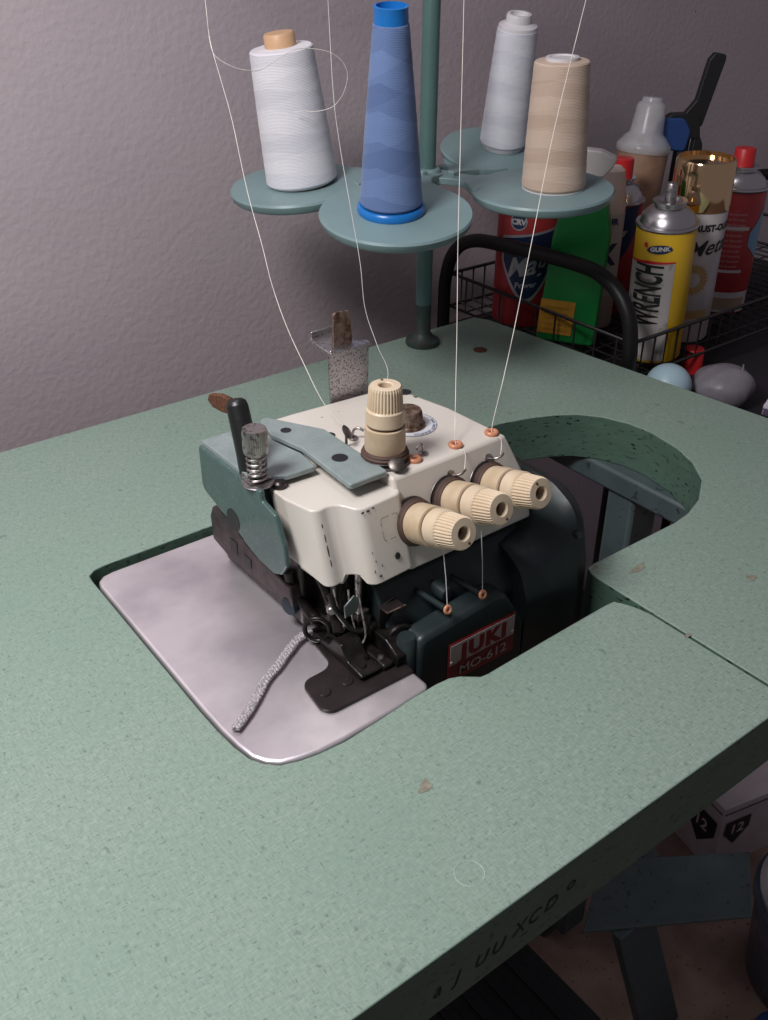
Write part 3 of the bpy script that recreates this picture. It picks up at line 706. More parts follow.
# centre, radius, lean (towards the right, towards the front) of each disc
discs = dict(left=((.5110, .7990), .0630, (-.075, .085)), front=((.5250, .6650), .0665, (.0, .150)), right=((.6870, .6500), .0665, (-.030, .05)), back=((.7720, .8020), .0620, (.045, .19)))
def tilt_of(c, t):
    nrm = (Vector((0, 0, 1)) + Vector((rt.x, rt.y, 0)) * t[0] - Vector((fw.x, fw.y, 0)).normalized() * t[1]).normalized()
    return Vector((0, 0, 1)).rotation_difference(nrm)
frames = {}
for key, (c, R, t) in discs.items():
    q = tilt_of(c, t); C = Vector((c[0], c[1], ZD)); mx = Matrix.Translation(C) @ q.to_matrix().to_4x4(); frames[key] = mx
    bm = bmesh.new()
    lathe(bm, [(0, -.0095), (R - .0040, -.0095), (R - .0015, -.0075), (R, -.0020), (R - .0012, 0), (0, 0)], C, q @ Vector((0, 0, 1)), 72)
    dsc = mk('spool_disc', bm, 'disc', stand, smooth=40)
    # arm: waisted plate from the hub to the disc
    d = Vector((c[0] - RX, c[1] - RY, 0)); Ld = d.length; d.normalize(); s = Vector((-d.y, d.x, 0))
    prof = [(.004, .018), (.016, .0165), (.030, .0125), (.045, .0125), (Ld - R - .004, .018), (Ld - R + .006, .030), (Ld - R + .016, .040)]
    bm = bmesh.new(); rows = []
    for (l, w) in prof:
        z0 = ZD - .0005 - max(0, (l - Ld)) ; p_ = Vector((c[0], c[1], 0)) - d * R; nn = q @ Vector((0, 0, 1)); ze = ZD - (nn.x * (-d.x * R) + nn.y * (-d.y * R)) / nn.z; zt = ZD + (ze - ZD) * max(0, l) / (Ld - R) if l < Ld - R else ZD - (nn.x * d.x + nn.y * d.y) * (l - Ld) / nn.z - .001
        base = Vector((RX, RY, 0)) + d * l
        rows.append([bm.verts.new(base + s * (k * w) + Vector((0, 0, zt + dz))) for k in (-1, 1) for dz in (-.0070, 0)])
    for a, b in zip(rows, rows[1:]):
        for i, j in ((0, 1), (1, 3), (3, 2), (2, 0)): bm.faces.new((a[i], a[j], b[j], b[i]))
    bm.faces.new([rows[0][i] for i in (0, 1, 3, 2)]); bm.faces.new([rows[-1][i] for i in (0, 1, 3, 2)])
    arm = mk('disc_arm', bm, 'disc', stand, bevel=.001)
    bm = bmesh.new(); p = Vector((RX, RY, ZD + (ze - ZD) * .028 / (Ld - R))) + d * .028; lathe(bm, [(0, -.002), (.0058, -.002), (.0058, .0035), (.0048, .0045), (0, .0045)], p, n=6)
    mk('arm_bolt', bm, 'disc', arm)
# guide arm high on the pole (above the picture) with an eyelet for each thread
GZ = 1.165
eyes = dict(left=(0.437, 0.8207), front=(0.4926, 0.7188), mid=(0.5891, 0.6635), right=(0.6498, 0.5697))
bm = bmesh.new(); lathe(bm, [(0, 0), (.013, 0), (.013, .02), (0, .02)], (RX, RY, GZ - .01), n=20)
for (x, y) in eyes.values():
    tube(bm, [(RX, RY, GZ), (x, y, GZ)], .0025, 8); torus(bm, (x, y, GZ), (0, 0, 1), .004, .0012, 16, 6)
mk('guide_arm', bm, 'steel', stand, smooth=50)

# ------------------------------------------------------------------ cones of thread
def cone(name, label, key, rb, rt_, h, wmat, core, base_h=0, off=(0, 0), lean=(0, 0)):
    ln = Vector((0, 0, 1)) + Vector((rt.x, rt.y, 0)) * lean[0] - Vector((fw.x, fw.y, 0)).normalized() * lean[1]
    ql = Vector((0, 0, 1)).rotation_difference(ln.normalized()).to_matrix().to_4x4()
    mx = frames[key] @ Matrix.Translation((off[0], off[1], .0002))
    root = bpy.data.objects.new(name, None); COL.objects.link(root); root.matrix_world = mx @ ql
    root.empty_display_size = .02; root['label'] = label; root['category'] = 'thread cone'; root['group'] = 'cones of thread on the spool discs'
    prof = []; n = 26
    prof.append((.006, base_h + .0005))
    for i in range(n + 1):
        t = i / n; r = rb + (rt_ - rb) * t
        if i == 0: prof.append((r - .003, base_h + .0005)); prof.append((r - .0008, base_h + .002))
        r += .00012 * math.sin(i * 2.1) + .0003 * math.sin(PI * t)
        prof.append((r, base_h + .0035 + (h - .007) * t))
    prof.append((rt_ - .0012, base_h + h - .0024)); prof.append((.006, base_h + h - .0010))
    bm = bmesh.new(); lathe(bm, prof, n=64); part_local('thread_winding', bm, wmat, root, smooth=28)
    for k_, pr in enumerate(core[1]):
        bm = bmesh.new(); lathe(bm, pr, n=48); part_local(('core_base', 'core_neck')[pr[-1][1] > .05], bm, core[0], root, smooth=40)
    return root
cone('thread_cone', 'cone of blue thread with blue plastic core on the front disc', 'front', .0268, .0141, .1450, 'blue_w',
     ('blue_core', [[(0.0048, 0), (.0288, 0), (.0293, .0015), (.0288, .0050), (.0272, .0065), (.0048, .0065)], [(.0048, .143), (.0134, .143), (.0134, .1520), (.0132, .1575), (.0137, .1600), (.0115, .1605), (.0112, .154), (.0048, .154)]]), base_h=.006, off=(-.003, .003), lean=(-.010, 0))
cone('thread_cone', 'cone of bright white thread with tan core on the left disc', 'left', .0335, .0282, .1195, 'white_w',
     ('tan_core', [[(.0048, .118), (.0140, .118), (.0138, .1275), (.0125, .1290), (.0048, .1290)], [(.0048, 0), (.0300, 0), (.0300, .001), (.0048, .001)]]), lean=(-.045, -.02), off=(.006, -.001))
cone('thread_cone', 'cone of beige thread on the right-hand disc', 'right', .0295, .0243, .1110, 'beige_w',
     ('white_core', [[(.0048, .110), (.0145, .108), (.0145, .1118), (.0110, .1120), (.0100, .111), (.0048, .111)], [(.0048, 0), (.0290, 0), (.0290, .001), (.0048, .001)]]), off=(.008, -.006))
cone('thread_cone', 'slim cone of white thread with narrow white neck on the rear disc', 'back', .0250, .0205, .1200, 'white_w2',
     ('white_core', [[(.0048, 0), (.0215, 0), (.0235, .004), (.0048, .004)], [(.0048, .117), (.0205, .117), (.0195, .1235), (.0130, .1265), (.0128, .1320), (.0120, .1340), (.0090, .1342), (.0085, .130), (.0048, .130)]]), base_h=.0035, off=(.008, .001))

# ------------------------------------------------------------------ running threads
def strand(name, label, pts, r=.00042, m='thread', per=8):
    bm = bmesh.new(); tube(bm, catmull(pts, per), r, 6)
    o = mk(name, bm, m, None, smooth=60); tag(o, label, 'thread', 'threads running from the stand down to the machine'); return o
TH = [('ivory thread running from the top left to the hook beside the upright tension knob', [(0.437, 0.8207, 1.165 ), (0.3998, 0.7431, 1.0909 ), (0.3874, 0.7174, 1.0663 ), (0.3789, 0.6898, 1.0425 ), (0.3707, 0.6629, 1.0193 ), (0.3545, 0.6196, 0.9804 ), (0.344, 0.5856, 0.9511 ), (0.3362, 0.562, 0.9304 ), (0.3307, 0.5375, 0.9104 ), (0.328, 0.515, 0.8932 ), (0.3259, 0.4859, 0.8718 ), (0.331, 0.462, 0.858)], 'thread', 0.00024 ), ('faint thread running down past the blue cone to the upright tension knob', [(0.4926, 0.7188, 1.165 ), (0.4609, 0.6678, 1.0929 ), (0.4368, 0.6289, 1.038 ), (0.4255, 0.6064, 1.0081 ), (0.4129, 0.5762, 0.97 ), (0.4022, 0.55, 0.9372 ), (0.392, 0.5305, 0.9111 ), (0.3884, 0.5117, 0.8904 ), (0.3858, 0.4956, 0.8732 ), (0.3335, 0.4455, 0.872 ), (0.3425, 0.432, 0.862 ), (0.3448, 0.415, 0.8575)], 'thread_g', 0.00022 ), ('white thread hanging almost vertically down to the middle orange eyelet on the cream cover', [(0.5891, 0.6635, 1.165 ), (0.5405, 0.6067, 1.0935 ), (0.5161, 0.5781, 1.0575 ), (0.4849, 0.5416, 1.0115 ), (0.4479, 0.4983, 0.957 ), (0.417, 0.4609, 0.9106 ), (0.3937, 0.4334, 0.8761 ), (0.378, 0.414, 0.857 ), (0.3778, 0.4045, 0.8545 ), (0.3700, 0.3960, 0.846)], 'thread', 0.00024 ), ('ivory thread crossing in front of the beige cone down to the right-hand orange eyelet', [(0.6498, 0.5697, 1.165 ), (0.5949, 0.5366, 1.0955 ), (0.5667, 0.5195, 1.0598 ), (0.5305, 0.4969, 1.0133 ), (0.4888, 0.4679, 0.957 ), (0.4524, 0.4427, 0.908 ), (0.4322, 0.4294, 0.8814 ), (0.4085, 0.4128, 0.857 ), (0.4088, 0.4040, 0.8545 ), (0.4020, 0.3965, 0.8475)], 'thread', 0.00024 ), ('loose curl of thread looping in front of the bright white cone', [(0.3951, 0.7328, 1.0673 ), (0.395, 0.7261, 1.0547 ), (0.4071, 0.7204, 1.0461 ), (0.421, 0.7189, 1.0427 ), (0.4333, 0.7212, 1.0426 ), (0.4576, 0.7265, 1.0506 ), (0.4721, 0.7295, 1.0537 ), (0.4842, 0.7302, 1.0533 ), (0.4977, 0.7285, 1.0511 ), (0.5075, 0.7268, 1.0472 ), (0.5155, 0.7254, 1.04 ), (0.5191, 0.7256, 1.0304 ), (0.5175, 0.7288, 1.0177 ), (0.5137, 0.7357, 1.0076 ), (0.5091, 0.7418, 1.0032 ), (0.5022, 0.7511, 1.0006 ), (0.4959, 0.7589, 1.0006 ), (0.4899, 0.7656, 0.9994)], 'thread', 0.00028)]
for lab, pts_, m_, r_ in TH: strand('sewing_thread', lab, pts_, r_, m_)
# fixed short ends that hang below the tension knobs
for lab, p, q in (('short grey thread hanging below the left tension knob to the body eyelet', (.3282, .3660, .8215), (.3262, .3572, .7815)),
                  ('short grey thread hanging below the middle tension knob to the orange eyelet', (.3592, .3660, .8225), (.3555, .3572, .7800))):
    bm = bmesh.new(); a, b = Vector(p), Vector(q); tube(bm, [a, a.lerp(b, .5) + Vector((.0005, 0, 0)), b], .0003, 6)
    o = mk('sewing_thread', bm, 'thread_g', None); tag(o, lab, 'thread', 'short threads below the tension knobs')

# braided chain-off lying on the cloth plate
bm = bmesh.new()
cp = catmull([(.1830, .3740, .7515), (.1935, .3800, .7518), (.2050, .3880, .7518), (.2190, .3990, .7518), (.2310, .4050, .7520), (.2440, .4130, .7522), (.2570, .4195, .7525), (.2650, .4170, .7540)], 12)
for ph in (0, 2.1, 4.2):
    q = []
    for i, p in enumerate(cp):
        d = (cp[min(i + 1, len(cp) - 1)] - cp[max(i - 1, 0)]).normalized(); s = Vector((-d.y, d.x, 0)).normalized()
        t = i * .95 + ph; q.append(p + s * .0016 * math.sin(t) * 1.35 + Vector((0, 0, .0007 + .0006 * math.cos(t))))
    tube(bm, q, .00125, 7)
for ph in (0, PI):
    q = []
    for i, p in enumerate(cp):
        d = (cp[min(i + 1, len(cp) - 1)] - cp[max(i - 1, 0)]).normalized(); s = Vector((-d.y, d.x, 0)).normalized()
        t = i * 1.6 + ph; q.append(p + s * .0024 * math.sin(t) + Vector((0, 0, .0009 + .0006 * math.cos(t))))
    tube(bm, q, .0004, 5)
o = mk('thread_chain', bm, 'chain', None, smooth=60); tag(o, 'grey braided chain of waste thread lying on the steel cloth plate', 'thread chain')

# ------------------------------------------------------------------ wire cart beside the table
cart = thing('wire_cart', 'black tube-framed cart with a wire basket right of the table', 'cart', (1.02, .76, 0))
CX0, CX1, CY0, CY1, CZ = .788, 1.36, .600, .900, .722
def arch(x, sgn=1):
    bm = bmesh.new()
    pts_ = [(x, CY1 - .002, 0.0), (x, CY1 - .002, .40), (x, CY1 - .002, .70), (x, CY1 - .004, .760), (x, CY1 - .018, .795), (x, CY1 - .045, .814), (x, CY1 - .09, .822),
            (x, CY0 + .090, .829), (x, CY0 + .045, .824), (x, CY0 + .015, .803), (x, CY0 + .002, .768), (x, CY0, .70), (x, CY0, .40), (x, CY0, 0.0)]
    tube(bm, catmull(pts_, 6), .0080, 14); return mk('end_frame', bm, 'tube_black', cart, smooth=60)
arch(CX0); arch(CX1)
def basket(z0, z1, name):
    bm = bmesh.new()
    x0, x1, y0, y1 = CX0 + .006, CX1 - .006, CY0 + .004, CY1 - .006
    for z, r in ((z1, .0022), (z0, .0020)):
        tube(bm, [(x0, y0, z), (x1, y0, z), (x1, y1, z), (x0, y1, z)], r, 8, closed=True)
    mk('basket_rim', bm, 'wire', cart, smooth=60)
    n = 0
    bm = bmesh.new()
    y = y0 + .02
    x = x0 + .019
    while x < x1 - .005:
        tube(bm, [(x, y0, z1), (x, y0, z0), (x, y1, z0), (x, y1, z1)], .0013, 6); x += .0195
    while y < y1 - .005:
        tube(bm, [(x0, y, z1 - .0), (x0, y, z0), (x1, y, z0), (x1, y, z1)], .0013, 6); y += .0300
    mk('basket_mesh', bm, 'wire', cart, smooth=60)
basket(CZ, CZ + .042, 'upper'); 
bm = bmesh.new(); box(bm, .80, CX1 + .004, .43, CY1, .684, .696); box(bm, .80, CX1, .43, .436, .696, .704); mk('tray', bm, 'motor', cart, bevel=.001)
bm = bmesh.new(); box(bm, CX0, CX1, .72, CY1, .10, .115); mk('lower_shelf', bm, 'motor', cart, bevel=.002)
BZ = CZ + .0022

def can(label, x, y, r, h, mats, kind, tilt=(0, 0), z=BZ, name='spray_can', cat='spray can', group='cans in the wire basket'):
    t = thing(name, label, cat, (x, y, z), group); t.rotation_euler = (tilt[0], tilt[1], 0)
    a0 = math.atan2(-y, -x)
    return t, a0
def canbody(t, r, h, m):
    bm = bmesh.new(); lathe(bm, [(0, .002), (r - .004, 0), (r - .001, .0005), (r, .002), (r, h - .002), (r - .001, h), (0, h)], n=56); return part_local('can_body', bm, m, t, smooth=40)
def dome(t, r, h, hd=.022, neck=.011):
    bm = bmesh.new(); lathe(bm, [(0, h - .001), (r + .0010, h - .001), (r + .0016, h + .0005), (r + .0010, h + .0025), (r * .93, h + .003), (r * .86, h + .010), (r * .66, h + hd * .82), (r * .5, h + hd * .95),
                                 (r * .5, h + hd * 1.05), (r * .56, h + hd * 1.1), (r * .56, h + hd * 1.22), (r * .40, h + hd * 1.22), (r * .34, h + hd * 1.05), (0, h + hd * 1.0)], n=48)
    return part_local('dome', bm, 'can_steel', t, smooth=35)

# yellow penetrating oil can
R_ = .0312
t, a0 = can('yellow spray can with white smudged label and open metal nozzle', .8740, .6370, R_, .158, None, None, tilt=(.02, -.075))
canbody(t, R_, .148, 'yellow'); dome(t, R_, .148, .020)
bm = bmesh.new(); lathe(bm, [(0, .165), (.006, .165), (.006, .175), (.0055, .188), (.0045, .190), (0, .190)], n=20)
lathe(bm, [(0, 0), (.002, 0), (.002, .0015), (0, .0015)], (.0055 * math.cos(a0), .0055 * math.sin(a0), .184), (math.cos(a0), math.sin(a0), 0), 10)
part_local('nozzle', bm, 'bracket', t, smooth=40)
f = cyl_map(R_, a0); f2 = cyl_map(R_, a0, .0008)
bm = bmesh.new(); patch(bm, f, -.045, .014, .004, lambda t_: .112 + .004 * t_, 24); lb = part_local('label', bm, 'dirty_l', t)
bm = bmesh.new(); patch(bm, f2, -.042, .014, lambda t_: .1115 + .0045 * t_, lambda t_: .1150 + .0045 * t_ - .004 * abs(t_ - .5), 20); part_local('label_stripe', bm, 'redcap', lb)
bm = bmesh.new(); text(bm, 'WRENCH', .0440, lambda u, v, w=0: f2(.0015 - v, .0790 + u), sx=.36, bold=.0012); part_local('label_lettering', bm, 'ink', lb)
bm = bmesh.new(); patch(bm, f2, -.017, .009, lambda t_: .127 - .003 * (1 - (2 * t_ - 1) ** 2) + .003 * t_, lambda t_: .1285 + .005 * max(0, 1 - (2 * t_ - 1) ** 2) ** .5 + .003 * t_, 14); part_local('logo', bm, 'navy', lb)
f3 = cyl_map(R_, a0, .0012)
bm = bmesh.new(); text(bm, 'GUNK', .0062, lambda u, v, w=0: f3(u - .0035, .1275 + v + (u + .01) * .12), sx=1.1, bold=.0003); part_local('logo_lettering', bm, 'white_l', lb)
bm = bmesh.new(); patch(bm, f3, -.021, -.0165, lambda t_: .1335 - .0028 * max(0, 1 - (2 * t_ - 1) ** 2) ** .5, lambda t_: .1335 + .0028 * max(0, 1 - (2 * t_ - 1) ** 2) ** .5, 10); part_local('logo_dot', bm, 'redcap', lb)
# gold-capped paint can
R_ = .0318
t, a0 = can('white paint spray can with mirror gold cap behind the yellow can', .9480, .6570, R_, .15, None, None, tilt=(.02, -.04))
canbody(t, R_, .152, 'white_l')
bm = bmesh.new(); lathe(bm, [(R_ + .0006, .150), (R_ + .0010, .152), (R_ - .0002, .199), (R_ - .0015, .2015), (R_ - .0030, .2015), (R_ - .0035, .197), (.006, .1965), (0, .1965)], n=60); part_local('cap', bm, 'gold', t, smooth=35)
f = cyl_map(R_, a0, .0005)
bm = bmesh.new(); text(bm, 'RUST-OLEUM', .0098, lambda u, v, w=0: f(u + .0000, .1310 + v), align='LEFT', sx=.95, bold=.0005); text(bm, 'Metallic', .0240, lambda u, v, w=0: f(u - .0060, .1020 + v + .12 * u), align='LEFT', shear=.35, bold=.0002)
part_local('label_lettering', bm, 'ink', t)
bm = bmesh.new(); pts_ = []
cu_, cv_ = .006, .076
vs = [];
for k in range(48):
    a = 2 * PI * k / 48; q = .0185 if k % 2 else .0155; vs.append(bm.verts.new(f(cu_ + q * math.cos(a), cv_ + q * math.sin(a))))
vi = [bm.verts.new(f(cu_ + .009 * math.cos(2 * PI * k / 48), cv_ + .009 * math.sin(2 * PI * k / 48))) for k in range(48)]
for k in range(48): bm.faces.new((vs[k], vs[(k + 1) % 48], vi[(k + 1) % 48], vi[k]))
patch(bm, f, -.03, .03, .030, .040, 16)
part_local('label_seal', bm, 'goldink', t)
# red can with red cap, farthest right
R_ = .033
t, a0 = can('red spray can with red cap at the right end of the row', 1.0620, .6870, R_, .15, None, None, tilt=(.0, .0))
canbody(t, R_, .148, 'red'); dome(t, R_, .148, .020)
bm = bmesh.new(); lathe(bm, [(0, .167), (.0125, .167), (.0120, .1900), (.0110, .1915), (0, .1915)], n=28); part_local('cap', bm, 'redcap', t, smooth=40)
f = cyl_map(R_, a0, .0005)
bm = bmesh.new()
for j in range(11): text(bm, 'danger extremely flammable', .0048, lambda u, v, w=0, j=j: f(u - .005, .059 + j * .0062 + v), sx=.78 if j % 3 else .7)
part_local('label_lettering', bm, 'pinkl', t)
bm = bmesh.new(); patch(bm, f, -.03, .022, .104, .108, 16); patch(bm, f, -.03, .022, .0525, .056, 16); patch(bm, f, -.042, .042, .003, .028, 20); part_local('label_stripe', bm, 'white_l', t)
bm = bmesh.new(); f2 = cyl_map(R_, a0, .0008); patch(bm, f2, -.034, .034, .006, .021, 16); part_local('label_picture', bm, 'kraft', t)
M['paleblue'] = mat('pale_blue_ink', (.18, .34, .50), .4)
bm = bmesh.new(); patch(bm, f, .024, .046, lambda t_: .085 - .02 * t_, lambda t_: .100 + .03 * t_, 10); part_local('label_arrow', bm, 'paleblue', t)
# large red and blue can at the left
R_ = .0360
t, a0 = can('red brake cleaner style spray can with navy shield label, leftmost', .8340, .8060, R_, .15, None, None, tilt=(.0, .0))
t['label'] = 'red spray can with navy shield label below the beige cone, leftmost in the basket'
canbody(t, R_, .155, 'red'); dome(t, R_, .155, .02)
bm = bmesh.new(); lathe(bm, [(0, .173), (.014, .173), (.0135, .193), (0, .194)], n=24); part_local('cap', bm, 'redcap', t, smooth=40)
def shield(bm, f, s, cu, cv):
    patch(bm, f, cu - .024 * s, cu + .024 * s, lambda q: cv - .034 * s * (1 - abs(2 * q - 1) ** 1.6), lambda q: cv + (.028 - .008 * (1 - q)) * s, 20)
bm = bmesh.new(); shield(bm, cyl_map(R_, a0, .0004), 1.42, .003, .078); part_local('shield_border', bm, 'silver', t)
bm = bmesh.new(); shield(bm, cyl_map(R_, a0, .0007), 1.28, .003, .0785); part_local('shield', bm, 'navy', t)
f3 = cyl_map(R_, a0, .0011)
bm = bmesh.new(); text(bm, 'Mag', .0330, lambda u, v, w=0: f3(u + .001, .0640 + v + .22 * u), sx=.85, shear=.3, bold=.0006); text(bm, 'Power', .0095, lambda u, v, w=0: f3(u + .002, .0490 + v + .1 * u), bold=.0003)
part_local('label_lettering', bm, 'silver', t)
bm = bmesh.new(); ring = lambda q: max(0, 1 - (2 * q - 1) ** 2) ** .5
patch(bm, cyl_map(R_, a0, .0010), -.021, -.001, lambda q: .125 - .010 * ring(q), lambda q: .125 + .010 * ring(q), 16); part_local('badge', bm, 'silver', t)
bm = bmesh.new(); patch(bm, cyl_map(R_, a0, .0012), -.0195, -.0025, lambda q: .125 - .0085 * ring(q), lambda q: .125 + .0085 * ring(q), 16); part_local('badge_field', bm, 'navy', t)
bm = bmesh.new(); text(bm, 'CRV', .0085, lambda u, v, w=0: cyl_map(R_, a0, .0015)(u - .011, .1220 + v), bold=.0005); part_local('badge_lettering', bm, 'white_l', t)
# second red and blue can with red cap, behind
R_ = .0300
t, a0 = can('red and navy spray can with red cap between the cream bottle and yellow can', .9480, .7710, R_, .15, None, None)
canbody(t, R_, .132, 'red'); dome(t, R_, .132, .022)
bm = bmesh.new(); lathe(bm, [(0, .152), (.0125, .152), (.0120, .1790), (.0110, .1800), (0, .1800)], n=24); part_local('cap', bm, 'redcap', t, smooth=40)
bm = bmesh.new(); shield(bm, cyl_map(R_, a0, .0004), 1.15, .0, .100); part_local('shield', bm, 'navy', t)
bm = bmesh.new(); text(bm, 'Mag', .0200, lambda u, v, w=0: cyl_map(R_, a0, .0008)(u - .004, .090 + v + .2 * u), sx=.95, shear=.3, bold=.0005); part_local('label_lettering', bm, 'silver', t)
# green flat bottle
t = thing('plastic_bottle', 'bright green flat plastic bottle with a white spray head and orange label', 'bottle', (.8270, .7250, BZ), 'bottles in the wire basket')
az = math.radians(-52); t.rotation_euler = (0, math.radians(3), az)
bm = bmesh.new()
out = fillet([(-.033, 0), (.033, 0), (.031, .125), (.020, .165), (.012, .175), (-.016, .175), (-.026, .155), (-.031, .12)], [.006, .006, .02, .01, .003, .004, .02, .02], 6)
prism(bm, out, -.018, .018, f=lambda u, v, w: (u, w, v)); part_local('bottle_body', bm, 'green', t, bevel=.006, seg=4)
bm = bmesh.new(); lathe(bm, [(0, .173), (.012, .173), (.012, .186), (0, .187)], n=24)
prism(bm, fillet([(-.012, .186), (.012, .186), (.020, .196), (.024, .206), (.006, .212), (-.016, .212)], [.002, .004, .004, .003, .004, .004], 4), -.0085, .0085, f=lambda u, v, w: (u, w, v))
part_local('spray_trigger', bm, 'white_l', t, bevel=.0015)
bm = bmesh.new(); prism(bm, [(-.033, .010), (.006, .010), (.006, .050), (-.033, .050)], -.0190, -.0184, f=lambda u, v, w: (u, w, v)); lb = part_local('warning_label', bm, 'orange', t)
bm = bmesh.new()
for j in range(5): text(bm, 'caution keep away', .0042, lambda u, v, w=0, j=j: Vector((u - .0135, -.0192, .014 + j * .0066 + v)), sx=.85)
M['brownink'] = mat('brown_ink', (.25, .12, .02), .6)
part_local('label_lettering', bm, 'brownink', lb)
# cream bottle with a dark logo
R_ = .0185
t, a0 = can('cream white tall bottle with navy lettering between the green bottle and red cans', .8905, .7370, R_, .15, None, None, name='plastic_bottle', cat='bottle', group='bottles in the wire basket')
bm = bmesh.new(); lathe(bm, [(0, 0), (R_ - .002, 0), (R_, .003), (R_, .150), (R_ - .003, .165), (R_ - .004, .172), (R_ - .005, .180), (.009, .184), (0, .184)], n=40); part_local('bottle_body', bm, 'cream_l', t, smooth=40)
f = cyl_map(R_, a0, .0005)
bm = bmesh.new(); patch(bm, f, -.03, .03, .040, .135, 20); lb = part_local('label', bm, 'white_l', t)
f = cyl_map(R_, a0, .0009)
bm = bmesh.new(); text(bm, 'EUR', .0100, lambda u, v, w=0: f(u + .004, .1235 + v), bold=.0004); text(bm, 'X', .0340, lambda u, v, w=0: f(u + .002, .078 + v), bold=.0012); part_local('label_lettering', bm, 'navy', lb)
# clear-lidded tub of brown contents
t = thing('plastic_tub', 'clear domed plastic bottle with brown contents beside the clamp', 'tub', (1.028, .822, BZ - .0)); t.rotation_euler = (0, .10, 0)
bm = bmesh.new(); lathe(bm, [(0, 0), (.031, 0), (.032, .002), (.032, .168), (.030, .172), (0, .172)], n=40); part_local('tub_body', bm, 'brownjar', t, smooth=40)
bm = bmesh.new(); lathe(bm, [(.0330, .168), (.0342, .172), (.0335, .177), (.0290, .182), (.0250, .187), (.0212, .190), (.0204, .193), (.0178, .221), (.0160, .225), (.0130, .227), (.0120, .2315), (0, .232)], n=40); part_local('tub_lid', bm, 'clear', t, smooth=40)
# clamp with long black handle and blue grip
t = thing('bar_clamp', 'black long-handled clamp with a blue pad standing behind the cans', 'clamp', (1.096, .802, BZ + .0)); 
bm = bmesh.new()
q = [(0, 0, 0), (-.002, 0, .12), (0, 0, .185)]; tube(bm, catmull(q, 5), .009, 12)
part_local('clamp_bar', bm, 'black', t, smooth=60)
bm = bmesh.new(); ax = Vector((rt.x, rt.y, 0))
P_ = lambda u, v: Vector((ax.x * u, ax.y * u, v))
def flat(bm, poly, th):
    nrm = Vector((ax.y, -ax.x, 0)) * th
    a = [bm.verts.new(P_(u, v) + nrm) for u, v in poly]; b = [bm.verts.new(P_(u, v) - nrm) for u, v in poly]
    bm.faces.new(a); bm.faces.new(b[::-1])
    for i in range(len(poly)): bm.faces.new((a[i], a[(i + 1) % len(poly)], b[(i + 1) % len(poly)], b[i]))
flat(bm, fillet([(.006, .190), (.020, .196), (.036, .272), (.036, .278), (.022, .280), (.016, .272), (.008, .226), (-.004, .210)], [.004, .004, .003, .003, .003, .003, .003, .003], 3), .006)
flat(bm, fillet([(-.030, .185), (.020, .180), (.014, .212), (-.020, .210), (-.034, .200)], [.004] * 5, 3), .008)
flat(bm, fillet([(.010, .150), (.030, .130), (.024, .175), (.014, .195)], [.004] * 4, 3), .007)
part_local('clamp_handle', bm, 'black', t, bevel=.0015)
bm = bmesh.new(); flat(bm, fillet([(-.038, .168), (.002, .166), (.006, .190), (-.004, .206), (-.034, .206)], [.006, .006, .01, .01, .01], 4), .011); part_local('clamp_pad', bm, 'bluegrip', t, bevel=.002)

# lower things right of the table
t = thing('plastic_ball', 'pale blue plastic ball beyond the right table edge', 'ball', (.8205, .5700, .7225))
bm = bmesh.new(); bmesh.ops.create_uvsphere(bm, u_segments=36, v_segments=24, radius=.0240)
for v in bm.verts: v.co.z *= .92
part_local('ball_shell', bm, 'ball', t, smooth=80)
bm = bmesh.new(); torus(bm, (0, 0, 0), (0, 0, 1), (.0239), .0004, 36, 6); part_local('ball_seam', bm, 'ball', t, smooth=60)
t = thing('plastic_bag', 'crumpled cloudy plastic bag beside the pale blue ball', 'bag', (.876, .539, .696))
bm = bmesh.new(); bmesh.ops.create_icosphere(bm, subdivisions=4, radius=.05)
for v in bm.verts:
    d = v.co.normalized(); q = 1 + .07 * math.sin(3 * d.x + 2 * d.y) * math.cos(3 * d.z + d.x * 3) + .02 * math.sin(11 * d.y + 7 * d.x)
    v.co = Vector((d.x * .033 * q, d.y * .031 * q, .022 + d.z * .023 * q))
part_local('bag_film', bm, 'bag', t, smooth=60)
bm = bmesh.new(); tube(bm, catmull([(-.020, -.020, .030), (-.005, -.020, .038), (.010, -.012, .044), (.016, -.008, .044)], 5), .0009, 6); part_local('bag_fold', bm, 'bag', t, smooth=60)
bm = bmesh.new(); lathe(bm, [(0, 0), (.0120, 0), (.0122, .002), (.0112, .027), (.0105, .028), (0, .028)], (.923, .614, .6962), n=28); o = mk('bottle_cap', bm, 'redcap', None, smooth=40)
tag(o, 'loose red plastic cap under the basket above the plastic bag', 'cap')
t = thing('folded_cloth', 'purple-white patterned cloth at the right picture edge', 'cloth', (.925, .462, .6965))
bm = bmesh.new(); bmesh.ops.create_grid(bm, x_segments=24, y_segments=24, size=.035)
for v in bm.verts: v.co.z = .018 + .008 * math.sin(v.co.x * 110) * math.cos(v.co.y * 90) + .003 * math.sin(v.co.x * 140 + v.co.y * 90)
g = bmesh.ops.extrude_face_region(bm, geom=bm.faces[:]); 
for e in g['geom']:
    if isinstance(e, bmesh.types.BMVert): e.co.z -= .012
part_local('cloth_folds', bm, 'cloth', t, smooth=60)

